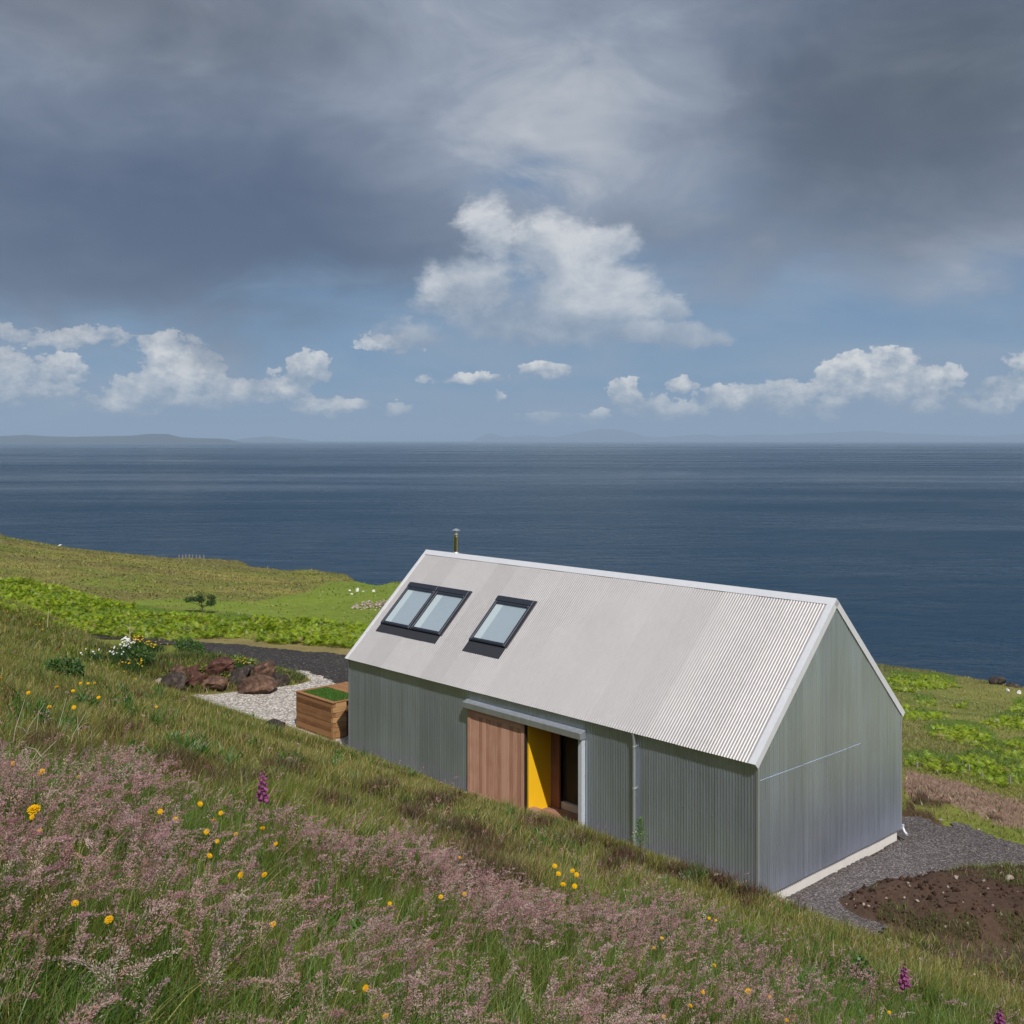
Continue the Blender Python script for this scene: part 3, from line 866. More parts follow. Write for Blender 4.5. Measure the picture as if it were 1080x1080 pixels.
    def skylight(bays, t0, t1, apron, lab):
        x0, x1 = bays[0][0], bays[-1][1]
        fl = MB(); rbox(fl, x0 - .03, x1 + .03, apron, t0 + .02, .002, .020)
        # pleats of the apron
        n = int((x1 - x0) / PITCH)
        for i in range(n): rbox(fl, x0 + i * PITCH, x0 + i * PITCH + .03, apron, t0, .018, .026)
        rbox(fl, x0 - .05, x0, t0, t1, .002, .030); rbox(fl, x1, x1 + .05, t0, t1, .002, .030); rbox(fl, x0 - .05, x1 + .05, t1, t1 + .05, .002, .030)
        fr0 = MB()
        for (a, b) in bays:
            rbox(fr0, a, a + .075, t0, t1 - .17, .0, .085); rbox(fr0, b - .075, b, t0, t1 - .17, .0, .085)
            rbox(fr0, a + .075, b - .075, t0, t0 + .10, .0, .078); rbox(fr0, a + .075, b - .075, t1 - .24, t1 - .17, .0, .085)
            rbox(fr0, a - .004, b + .004, t1 - .17, t1, .0, .10)
            rbox(fr0, a + .04, b - .04, t0 + .02, t0 + .05, .078, .092)
        fr = fr0.build('skylight', M['frame'], root, bevel=.006)
        fr['label'] = lab
        fl.build('flashing', M['lead'], fr)
        for (a, b) in bays:
            pn = MB(); pn.quad(F(a + .075, t0 + .10, .066), F(b - .075, t0 + .10, .066), F(b - .075, t1 - .24, .066), F(a + .075, t1 - .24, .066)); pn.build('pane', M['glass'], fr)
            bl = MB(); rbox(bl, a + .36, b - .075, t0 + .10, t1 - .24, .020, .028); bl.build('blind', M['blind'], fr)
            rv = MB(); rbox(rv, a + .075, a + .36, t0 + .10, t1 - .24, .020, .0285); rv.build('reveal', M['reveal'], fr)
    skylight([(.50, 1.90), (1.94, 3.34)], 1.41, 3.03, 1.13, 'double skylight in a dark frame near the left gable')
    skylight([(4.62, 6.08)], 1.46, 3.04, 1.10, 'single skylight in a dark frame, nearer the middle of the roof')
    # sliding door of vertical boards
    dr = MB(); rr = random.Random(3)
    x0, x1, z0, z1 = 5.69, 7.89, .03, 2.30
    ya, yb = .035, .085
    dr.box(x0, x0 + .13, ya - .004, yb, z0, z1, .45); dr.box(x1 - .13, x1, ya - .004, yb, z0, z1, .55)
    dr.box(x0 + .133, x1 - .133, ya - .002, yb, z1 - .15, z1, .75); dr.box(x0 + .133, x1 - .133, ya - .002, yb, z0, z0 + .10, .4)
    nb = 13; w = (x1 - x0 - .266) / nb
    for i in range(nb):
        a = x0 + .133 + i * w
        dr.box(a + .004, a + w - .004, ya + .008 + rr.uniform(-.002, .002), yb - .003, z0 + .103, z1 - .153, rr.uniform(.1, .95))
    door = dr.build('sliding_door', M['door_wood'], root, bevel=.003)
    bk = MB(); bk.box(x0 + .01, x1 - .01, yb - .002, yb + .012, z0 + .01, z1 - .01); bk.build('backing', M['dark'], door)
    de = MB(); de.box(x1 + .002, x1 + .035, ya - .008, yb + .02, z0, z1 + .02); de.build('edge_gap', M['dark'], door)  # dark strip put in for the shaded gap at the door edge
    gd = MB(); gd.box(x0 - .07, x0 - .005, -.03, .05, -.12, .06); gd.box(x0 - .06, x1 + .1, .045, .10, -.10, .022); gd.build('floor_guide', M['concrete'], root, bevel=.004)
    # track cover
    tc = MB()
    poly = [(.105, 2.325), (-.07, 2.325), (-.075, 2.48), (.105, 2.535)]
    tc.prism(poly, lambda p, s: (s, p[0], p[1]), 5.60, 7.62); tc.prism([(a, b + .003) if a > 0 else (a - .003, b + .002) for a, b in poly], lambda p, s: (s, p[0], p[1]), 7.60, 9.93)
    tc.build('door_track_cover', M['galv'], root, bevel=.004)
    jb = MB(); jb.box(9.78, 9.90, .0, .135, -.2, 2.322)
    jb.build('door_jamb', M['post'], root, bevel=.004)
    # porch behind the doorway
    D = .96
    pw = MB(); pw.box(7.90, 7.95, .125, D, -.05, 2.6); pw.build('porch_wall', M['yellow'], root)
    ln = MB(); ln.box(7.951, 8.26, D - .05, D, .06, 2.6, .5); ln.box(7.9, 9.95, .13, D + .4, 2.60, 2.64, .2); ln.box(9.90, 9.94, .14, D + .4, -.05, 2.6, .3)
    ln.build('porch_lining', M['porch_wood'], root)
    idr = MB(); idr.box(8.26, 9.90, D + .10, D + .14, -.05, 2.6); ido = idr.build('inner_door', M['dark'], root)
    ra = MB(); ra.box(8.265, 9.895, D + .0, D + .098, .06, .24); ra.build('door_sill', M['rail'], ido, bevel=.005)
    pf = MB(); rr = random.Random(8)
    for i in range(7):
        a = .10 + i * .125
        pf.box(7.955, 9.895, a, a + .118, -.10, .055 + rr.uniform(-.002, .002), rr.uniform(.2, .8))
    pf.build('porch_floor', M['deck_wood'], root, bevel=.004)
    stp = MB(); stp.box(7.96, 8.30, .02, .30, -.1, .19, .6); stp.build('step', M['deck_wood'], root, bevel=.006)
    # downpipe
    dp = MB(); dp.tube([(11.48, .02, 2.78), (11.48, .055, 2.62), (11.48, .06, 2.3), (11.48, .06, -.2)], .038, 14)
    dpo = dp.build('downpipe', M['galv'], root, True)
    for z in (.5, 1.5, 2.45):
        br = MB(); br.lathe([(.041, 0), (.046, .004), (.046, .036), (.041, .04)], 14, (11.48, .06, z)); br.box(11.445, 11.515, .06, .125, z + .008, z + .032); br.build('bracket', M['galv'], dpo)
    sh = MB(); sh.tube([(HL - .03, HW - .02, .06), (HL - .03, HW - .02, -.03), (HL + .03, HW - .05, -.10), (HL + .12, HW - .10, -.13)], .032, 12); sh.build('downpipe_shoe', M['post'], root, True)
    # flue
    fl = MB(); fl.lathe([(.085, -.4), (.085, .62), (.095, .625), (.095, .66), (.085, .665), (.085, .70), (.075, .70), (.075, .60)], 24)
    fo = fl.build('flue', M['steel'], root, True); fo.location = (1.32, HW / 2 + .16, HE + HR - .12)
    cw = MB(); cw.lathe([(.0, .90), (.03, .895), (.135, .845), (.135, .838), (.0, .85)], 24); cw.lathe([(.062, .66), (.062, .85)], 16)
    for k in range(3):
        an = k * 2.094; cw.tube([(.07 * math.cos(an), .07 * math.sin(an), .68), (.09 * math.cos(an), .09 * math.sin(an), .85)], .006, 6)
    cw.build('cowl', M['galv'], fo, True)
    fb = MB(); fb.lathe([(.15, .02), (.11, .10), (.088, .16)], 20); fb.build('collar', M['galv'], fo, True)
    return root
build_house()

# dark tub by the doorway
tb = MB(); tb.lathe([(0, 0), (.085, 0), (.09, .01), (.105, .27), (.115, .275), (.115, .295), (.100, .295), (.095, .05), (0, .05)], 20)
t = tb.build('bucket', M['navy'], None, True); t.location = hl(9.66, .42, .056); tag(t, 'dark navy tub standing on the porch boards beside the pale door post', 'bucket')

# timber planter with turf
def build_planter():
    root = empty('timber_planter', hl(-4.06, .78, PLAT), TH, 'brown timber sleeper planter with turf on top at the left end of the house', 'planter')
    Lx, Ly, Hh = 2.2, 2.15, 1.28
    r = random.Random(4); n = 8; h = Hh / n
    b = MB(); e = MB()
    for i in range(n):
        z0, z1 = i * h + .003, (i + 1) * h - .003
        lap = i % 2
        j = r.uniform(-.006, .006)
        b.box(0 + (0 if lap else .0), Lx - (.0 if lap else .10), 0 + j, .10 + j, z0, z1, r.uniform(.1, .9))          # front course
        b.box(-.002 + j, .098 + j, .102, Ly, z0, z1, r.uniform(.2, .8))
        e.box(Lx - .10 + (.0 if lap else .002), Lx + .004 + r.uniform(0, .02), (.102 if lap else .003), .52, z0, z1, r.uniform(.2, 1.))
    b.box(Lx - .16, Lx - .10, .52, Ly, 0, Hh - .01, .1)  # panel behind the end blocks, tinted dark to stand for a shadowed gap
    b.build('wall', M['sleeper'], root, bevel=.006); e.build('end_block', M['sleeper_end'], root, bevel=.006)
    c = MB()
    c.box(-.02, Lx + .03, -.02, .12, Hh, Hh + .035, .7); c.box(-.02, .11, .122, Ly, Hh, Hh + .034, .6); c.box(Lx - .10, Lx + .03, .122, Ly, Hh, Hh + .034, .5)
    c.build('coping', M['sleeper'], root, bevel=.004)
    ld = MB()
    for i in range(5): ld.box(.112, Lx - .102, 1.16 + i * .20, 1.16 + i * .20 + .19, Hh - .06, Hh + .03, r.uniform(.4, .95))
    ld.build('lid', M['sleeper'], root, bevel=.004)
    sl = MB(); sl.box(.105, Lx - .105, .125, 1.15, Hh - .2, Hh - .01); sl.build('soil', plain_mat('soil', (.06, .04, .03), .95), root)
    # turf
    N = 5200
    P = np.stack([RNG.uniform(.13, Lx - .12, N), RNG.uniform(.14, 1.14, N), np.full(N, Hh - .015)], -1)
    V, Fc, C = blades(P, RNG.uniform(.05, .10, N), .009, RNG.uniform(0, 6.28, N), RNG.uniform(.1, .7, N), np.array([.05, .15, .012]) * RNG.uniform(.7, 1.3, (N, 1)), np.array([.10, .27, .02]) * RNG.uniform(.7, 1.3, (N, 1)), 2)
    o = link('turf', np_mesh('turf', V, Fc, C), M['leaf'], root); o['kind'] = 'stuff'

def blades(P, h, w, ang, lean, cb, ct, segs=3):
    """grass blades: roots P, height, width, lean direction and amount, base and tip colours"""
    N = len(P); h = np.broadcast_to(h, N)[:, None]; w = np.broadcast_to(w, N)[:, None]
    ang = np.broadcast_to(ang, N); lean = np.broadcast_to(lean, N)[:, None]
    d = np.stack([np.cos(ang), np.sin(ang), 0 * ang], -1)
    ph = RNG.uniform(0, 6.283, N); sd = np.stack([np.cos(ph), np.sin(ph), 0 * ph], -1)
    up = np.array([0, 0, 1.])
    vs, cs = [], []
    for k in range(segs):
        t = k / segs
        c = P + up * h * (t - .35 * lean * t * t) + d * h * lean * t * t
        ww = w * .5 * (1 - t) ** .6
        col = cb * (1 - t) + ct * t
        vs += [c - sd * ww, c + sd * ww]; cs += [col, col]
    vs.append(P + up * h * (1 - .35 * lean) + d * h * lean); cs.append(ct)
    n = 2 * segs + 1
    V = np.stack(vs, 1).reshape(-1, 3); C = np.stack([np.broadcast_to(c, (N, 3)) for c in cs], 1).reshape(-1, 3)
    f = []
    for k in range(segs - 1):
        a = 2 * k; f += [(a, a + 1, a + 3), (a, a + 3, a + 2)]
    a = 2 * (segs - 1); f.append((a, a + 1, a + 2))
    f = np.array(f)
    F = (np.arange(N)[:, None, None] * n + f[None]).reshape(-1, 3)
    return V, F, C
build_planter()
# ----------------------------------------------------------------------------
# vegetation
# ----------------------------------------------------------------------------
UP = np.array([0, 0, 1.])
def pick(cols, wts, n, jit=.22):
    cols = np.array(cols); wts = np.array(wts, float)
    if wts.ndim == 1: wts = np.tile(wts, (n, 1))
    cum = np.cumsum(wts / wts.sum(1, keepdims=True), 1)
    k = (RNG.uniform(0, 1, n)[:, None] > cum).sum(1).clip(0, len(cols) - 1)
    return cols[k] * RNG.uniform(1 - jit, 1 + jit, (n, 1)) * RNG.uniform(.93, 1.07, (n, 3))

def scatter(r0, r1, dens, az0=-33, az1=33):
    """uniform random points of a ring sector in front of the hill"""
    n = int(R(az1 - az0) * .5 * (r1 * r1 - r0 * r0) * dens)
    r = np.sqrt(RNG.uniform(r0 * r0, r1 * r1, n)); a = np.radians(RNG.uniform(az0, az1, n))
    return np.sin(a) * r, np.cos(a) * r

def on_hill(X, Y, Z, m=.10):
    u, v = uv(X, Y)
    house = (u > UW - .02 + .10) & (u < UW + HW + .3) & (v > -.02) & (v < HL + .02)
    door = (u > UW - .25) & (v > 5.5) & (v < 10.1)
    plan = (v > -4.2) & (v < -1.7) & (u > UW + .7)
    soil = (soil_r2(X, Y) < 1.0)
    s2 = (soil_r2(X, Y) < 1.3) & (RNG.uniform(0, 1, X.shape) > .5)
    px_, py_ = proj(np.stack([X, Y, Z], -1))
    rim = (v > 15.6) & (u < UW + 4.5) & ~inpoly(X, Y, yard_poly)
    thin = zone('soil2', px_, py_, Y) & (RNG.uniform(0, 1, X.shape) < .62)
    return ((Z > PLAT + m) | rim) & ~thin & ~house & ~door & ~plan & ~soil & ~s2

TOPX = [-200, 0, 60, 120, 200, 270, 330, 400, 440, 480, 540, 600, 640, 700, 760, 820, 900, 1000, 1080, 1250]
TOPY = [785, 790, 792, 800, 838, 850, 872, 882, 890, 918, 948, 955, 945, 940, 972, 1000, 1015, 1050, 1078, 1120]
BOTX = [-200, 0, 100, 200, 300, 340, 420, 480, 540, 600, 700, 1250]
BOTY = [920, 925, 932, 945, 962, 985, 1015, 1045, 1065, 1085, 1120, 1200]
BROWN = [(500, 898, 30, 16), (520, 925, 30, 12), (478, 876, 24, 8), (430, 858, 22, 6), (655, 901, 14, 8), (720, 917, 16, 7), (760, 925, 10, 5), (641, 913, 10, 5), (32, 782, 22, 7), (80, 797, 20, 6), (165, 800, 30, 7), (200, 812, 26, 6), (250, 822, 24, 6), (345, 842, 18, 5), (790, 938, 14, 5), (462, 842, 20, 5), (605, 884, 14, 4), (400, 828, 14, 4), (295, 806, 16, 4), (120, 768, 14, 4), (850, 956, 16, 4), (560, 868, 18, 4)]
GREENP = [(135, 812, 16, 14), (62, 712, 30, 14), (510, 1000, 0, 0), (655, 935, 40, 18), (800, 985, 60, 22), (60, 690, 60, 20), (300, 830, 50, 10), (420, 800, 30, 7), (880, 1030, 60, 20), (700, 985, 40, 20), (240, 760, 40, 10)]
def blobsum(px, py, L):
    s = np.zeros(px.shape)
    for (a, b, rx, ry) in L:
        if rx: s = np.maximum(s, np.exp(-((px - a) / rx) ** 2 - ((py - b) / ry) ** 2))
    return s
def purple(px, py):
    t = np.interp(px, TOPX, TOPY); b = np.interp(px, BOTX, BOTY)
    jt = (vnoise(px / 34., py / 17., 71) - .5) * 34
    return sst(-10, 8, py + jt - t) * sst(14, -12, py + jt - b)

def grass_cols(X, Y, px, py, n):
    big = fbm(X * .45, Y * .45, 81); med = fbm(X * 1.3, Y * 1.3, 83)
    br = blobsum(px + (med - .5) * 30, py + (big - .5) * 12, BROWN); gr = blobsum(px, py, GREENP)
    t = np.interp(px, TOPX, TOPY)
    up = sst(10, -25, py - t)                            # open hillside above the purple band
    w = np.stack([
        .30 + .5 * gr + .35 * (1 - up) + .35 * sst(.55, .7, med),      # fresh green
        .22 + .55 * (1 - up) + .2 * gr,                                # deep green
        .62 * up + .10 + .3 * sst(.5, .35, big),                       # olive
        .30 * up * (.4 + sst(.45, .65, big)) + .07,                    # straw
        .06 + 2.6 * br + .12 * up], -1)                                # red brown
    c = [[.118, .200, .021], [.058, .120, .020], [.205, .188, .042], [.43, .345, .15], [.115, .057, .034]]
    return pick(c, w, n), br, up

def grass_band(r0, r1, dens, hmin, hmax, w, segs, thin=1.0):
    X, Y = scatter(r0, r1, dens, -34, 34)
    Z = ground(X, Y)
    px, py = proj(np.stack([X, Y, Z + .2], -1))
    k = on_hill(X, Y, Z) & (px > -160) & (px < 1240) & (py < 1330)
    X, Y, Z, px, py = X[k], Y[k], Z[k], px[k], py[k]
    n = len(X)
    col, br, up = grass_cols(X, Y, px, py, n)
    clump = fbm(X * 2.6, Y * 2.6, 85, 3)
    h = RNG.uniform(hmin, hmax, n) * (.45 + 1.1 * clump) * (1 - .25 * br)
    u, v = uv(X, Y)
    wall = sst(UW - 2.2, UW - .1, u) * ((v > -1) & (v < 15.4))
    h = h * (1 - .55 * wall)
    ang = RNG.normal(.1, 1.5, n) + (fbm(X * .8, Y * .8, 87) - .5) * 3
    lean = np.abs(RNG.normal(.42, .28, n)).clip(.02, 1.1)
    ww = w * RNG.uniform(.6, 1.5, n)
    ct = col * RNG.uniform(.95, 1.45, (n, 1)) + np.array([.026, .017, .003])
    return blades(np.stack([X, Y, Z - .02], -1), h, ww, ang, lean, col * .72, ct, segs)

def merge(parts):
    vs, fs, cs = [], [], []; b = 0
    for V, F, C in parts:
        vs.append(V); fs.append(F + b); cs.append(C); b += len(V)
    return np.vstack(vs), np.vstack(fs), np.vstack(cs)

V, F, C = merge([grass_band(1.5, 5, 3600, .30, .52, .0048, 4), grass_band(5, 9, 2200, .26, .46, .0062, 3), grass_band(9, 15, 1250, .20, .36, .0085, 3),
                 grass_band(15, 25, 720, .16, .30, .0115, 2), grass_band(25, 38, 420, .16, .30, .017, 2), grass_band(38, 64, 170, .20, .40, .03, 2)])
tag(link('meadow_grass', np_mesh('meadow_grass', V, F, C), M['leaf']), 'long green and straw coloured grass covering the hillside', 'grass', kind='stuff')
NB = len(F)

def heads(P, h, K, sl, sw, length, wid, lean, ang):
    """plumes of seed grass: stalk tops at P + h, each with K spikelets"""
    N = len(P)
    d = np.stack([np.cos(ang), np.sin(ang), 0 * ang], -1)
    cs = (.18 + .3 * RNG.uniform(0, 1, N))[:, None]
    base = P + UP * h[:, None] * (1 - .15 * lean[:, None]) + d * h[:, None] * lean[:, None] * .5
    t = RNG.uniform(0, 1, (N, K)) ** .85
    L = length[:, None, None]; c = (lean[:, None, None] * 1.0).clip(.1, 1.0)
    T = t[..., None]
    ax = base[:, None] + UP * L * (T * (1 - .55 * c) - .55 * c * T * T) + d[:, None] * L * (c * .6 * T + .7 * c * T * T)
    phi = RNG.uniform(0, 6.283, (N, K)); th = RNG.uniform(-.7, 1., (N, K))
    rad = np.stack([np.cos(phi), np.sin(phi), th * .6], -1)
    prof = (np.minimum(t * 3 + .45, 1.) * (1.08 - t) ** .7)[..., None]
    o = ax + rad * wid[:, None, None] * prof * RNG.uniform(.3, 1., (N, K, 1))
    dr = rad * .7 + d[:, None] * .5 + UP * .35; dr /= np.linalg.norm(dr, axis=-1, keepdims=True)
    sd = np.cross(dr, RNG.normal(0, 1, (N, K, 3))); sd /= np.linalg.norm(sd, axis=-1, keepdims=True) + 1e-6
    s = sl * RNG.uniform(.6, 1.4, (N, K, 1)); w = sw * RNG.uniform(.6, 1.3, (N, K, 1))
    a, b, c2, e = o, o + dr * s * .45 + sd * w, o + dr * s, o + dr * s * .45 - sd * w
    V = np.stack([a, b, c2, e], 2).reshape(-1, 3)
    idx = np.arange(N * K)[:, None] * 4
    F = np.concatenate([idx + np.array([0, 1, 2]), idx + np.array([0, 2, 3])], 0)
    hc = pick([[.43, .255, .265], [.47, .315, .31], [.31, .16, .18], [.55, .43, .37]], [.48, .28, .17, .07], N, .16)
    colr = hc[:, None] * RNG.uniform(.82, 1.18, (N, K, 1))
    C = np.repeat(colr.reshape(-1, 3), 4, 0)
    # the stalk
    ph = RNG.uniform(0, 6.28, N); sd2 = np.stack([np.cos(ph), np.sin(ph), 0 * ph], -1) * (sw * .5)
    mid = P + UP * h[:, None] * .55 + d * h[:, None] * lean[:, None] * .14
    tip = base + UP * L[:, 0] * .1
    SV = np.stack([P - sd2, P + sd2, mid - sd2, mid + sd2, tip - sd2 * .5, tip + sd2 * .5], 1).reshape(-1, 3)
    f = np.array([(0, 1, 3), (0, 3, 2), (2, 3, 5), (2, 5, 4)])
    SF = (np.arange(N)[:, None, None] * 6 + f[None]).reshape(-1, 3)
    SC_ = np.repeat(pick([[.13, .13, .04], [.24, .17, .10], [.08, .12, .03]], [.4, .3, .3], N), 6, 0)
    return merge([(V, F, C), (SV, SF, SC_)])

def seed_band(r0, r1, dens, K, sl, sw, hm, ln=.10, wk=1.):
    X, Y = scatter(r0, r1, dens, -34, 34)
    Z = ground(X, Y); n = len(X)
    h = RNG.normal(hm, .08, n).clip(.2, .9)
    px, py = proj(np.stack([X, Y, Z + h], -1))
    p = purple(px, py)
    cl = fbm(X * 1.1, Y * 1.1, 93)
    low = (py > np.interp(px, BOTX, BOTY) - 10)
    bg = np.where(low, .34 * sst(.48, .62, cl) + .03, .0)
    t = np.interp(px, TOPX, TOPY)
    above = (py < t)
    bg = np.where(above, .05 * sst(-120, -10, py - t) * sst(.52, .66, cl) + .004, bg)
    rightside = sst(600, 740, px) * (py > t - 6)
    p = np.where(rightside > 0, p * (1 - rightside * (.52 + .44 * sst(.66, .48, cl))), p)
    dr = fbm(X * .55 + .25 * Y, Y * .9, 97, 3)
    p = p * (.07 + 1.05 * sst(.40, .55, .5 * cl + .5 * dr))
    prob = np.maximum(p, bg)
    k = on_hill(X, Y, Z) & (px > -150) & (px < 1230) & (py < 1230) & (RNG.uniform(0, 1, n) < prob)
    X, Y, Z, h = X[k], Y[k], Z[k], h[k]; n = len(X)
    ang = np.where(RNG.uniform(0, 1, n) < .78, RNG.normal(.15, .6, n), RNG.uniform(0, 6.28, n))
    return heads(np.stack([X, Y, Z], -1), h, K, sl, sw, RNG.uniform(.7, 1.35, n) * ln, wk * RNG.uniform(.012, .030, n), RNG.uniform(.08, .85, n) ** 1.1, ang)
V, F, C = merge([seed_band(1.5, 4, 230, 230, .0085, .0012, .54, .165, 1.25), seed_band(4, 6.5, 300, 120, .0100, .0017, .51, .135, 1.15), seed_band(6.5, 10, 300, 54, .012, .0025, .46, .11), seed_band(10, 16, 170, 26, .017, .0038, .42), seed_band(16, 26, 40, 14, .028, .007, .38)])
tag(link('purple_seed_grass', np_mesh('purple_seed_grass', V, F, C), M['seed']), 'mauve seed heads of tall grass drifting across the foreground', 'seed grass', kind='stuff')
NS = len(F)

def leaf_cloud(c, rad, n, size, cols, up=.3, shell=.35):
    """n small diamond leaves spread through an ellipsoid"""
    d = RNG.normal(0, 1, (n, 3)); d /= np.linalg.norm(d, axis=1, keepdims=True)
    r = RNG.uniform(shell, 1, n)[:, None] ** .6
    P = np.array(c) + d * r * np.array(rad)
    a = RNG.normal(0, 1, (n, 3)) + d * .6 + UP * up; a /= np.linalg.norm(a, axis=1, keepdims=True)
    b = np.cross(a, RNG.normal(0, 1, (n, 3))); b /= np.linalg.norm(b, axis=1, keepdims=True)
    s = size * RNG.uniform(.6, 1.4, (n, 1))
    V = np.stack([P, P + a * s * .5 + b * s * .28, P + a * s, P + a * s * .5 - b * s * .28], 1).reshape(-1, 3)
    i = np.arange(n)[:, None] * 4
    F = np.concatenate([i + np.array([0, 1, 2]), i + np.array([0, 2, 3])], 0)
    return V, F, np.repeat(pick(cols, np.ones(len(cols)), n, .2), 4, 0)

# bracken -------------------------------------------------------------------
def fronds(P, L, W, ang, lean, cols, pairs=6):
    N = len(P)
    d = np.stack([np.cos(ang), np.sin(ang), 0 * ang], -1); sd = np.stack([-np.sin(ang), np.cos(ang), 0 * ang], -1)
    vs = []; cs = []
    Lc = L[:, None]; le = lean[:, None]
    def axis(t): return P + UP * Lc * (t - .75 * le * t * t) + d * Lc * le * (t * t + .2 * t)
    for k in range(pairs):
        t = .25 + .72 * k / pairs; t2 = t + .10
        w = W[:, None] * (1 - t) ** .8 * 1.3
        for s in (-1, 1):
            a, b = axis(t), axis(t2)
            tip = axis(t + .12) + sd * s * w + UP * RNG.uniform(-.18, .12, (N, 1)) * w
            vs += [a, b, tip]; c = cols * RNG.uniform(.75, 1.25, (N, 1)); cs += [c, c, c * 1.12]
    n = len(vs)
    V = np.stack(vs, 1).reshape(-1, 3); C = np.stack(cs, 1).reshape(-1, 3)
    F = (np.arange(N)[:, None, None] * n + np.arange(n).reshape(-1, 3)[None]).reshape(-1, 3)
    return V, F, C

def bracken(name, polys, x0, x1, y0, y1, dens, L, label):
    n = int((x1 - x0) * (y1 - y0) * dens)
    X = RNG.uniform(x0, x1, n); Y = RNG.uniform(y0, y1, n)
    Z = base_ground(X, Y)
    px, py = proj(np.stack([X, Y, Z + L * .45], -1))
    jx = px + (fbm(X * .8, Y * .8, 101) - .5) * 20; jy = py + (fbm(X * .8, Y * .8, 103) - .5) * 5
    ins = np.zeros(n, bool)
    for p in polys: ins |= inpoly(jx, jy, p)
    ins &= (Y < 80) if x1 < 0 else (Y > 0)
    cl = fbm(X * .55, Y * .55, 105, 3)
    ins &= (RNG.uniform(0, 1, n) < .55 + .7 * sst(.32, .5, cl))
    X, Y, Z, cl = X[ins], Y[ins], Z[ins], cl[ins]; n = len(X)
    col = pick([[.255, .335, .010], [.20, .29, .012], [.30, .37, .016], [.10, .16, .014], [.30, .24, .08]], [.42, .28, .13, .12, .05], n, .22)
    l = L * RNG.uniform(.6, 1.25, n) * (.70 + .6 * sst(.3, .62, cl))
    V, F, C = fronds(np.stack([X, Y, Z - .05], -1), l, l * .42, RNG.uniform(0, 6.283, n), RNG.uniform(.3, .75, n), col)
    tag(link(name, np_mesh(name, V, F, C), M['leaf']), label, 'bracken', kind='stuff')
    return n
n1 = bracken('bracken', [BRACKEN_L], -58, -1, 50, 78, 64, .36, 'bright green bracken beyond the dark track')
n2 = bracken('bracken', BRACKEN_R, 10, 46, 29, 92, 52, .27, 'bright green bracken patches on the headland right of the house')

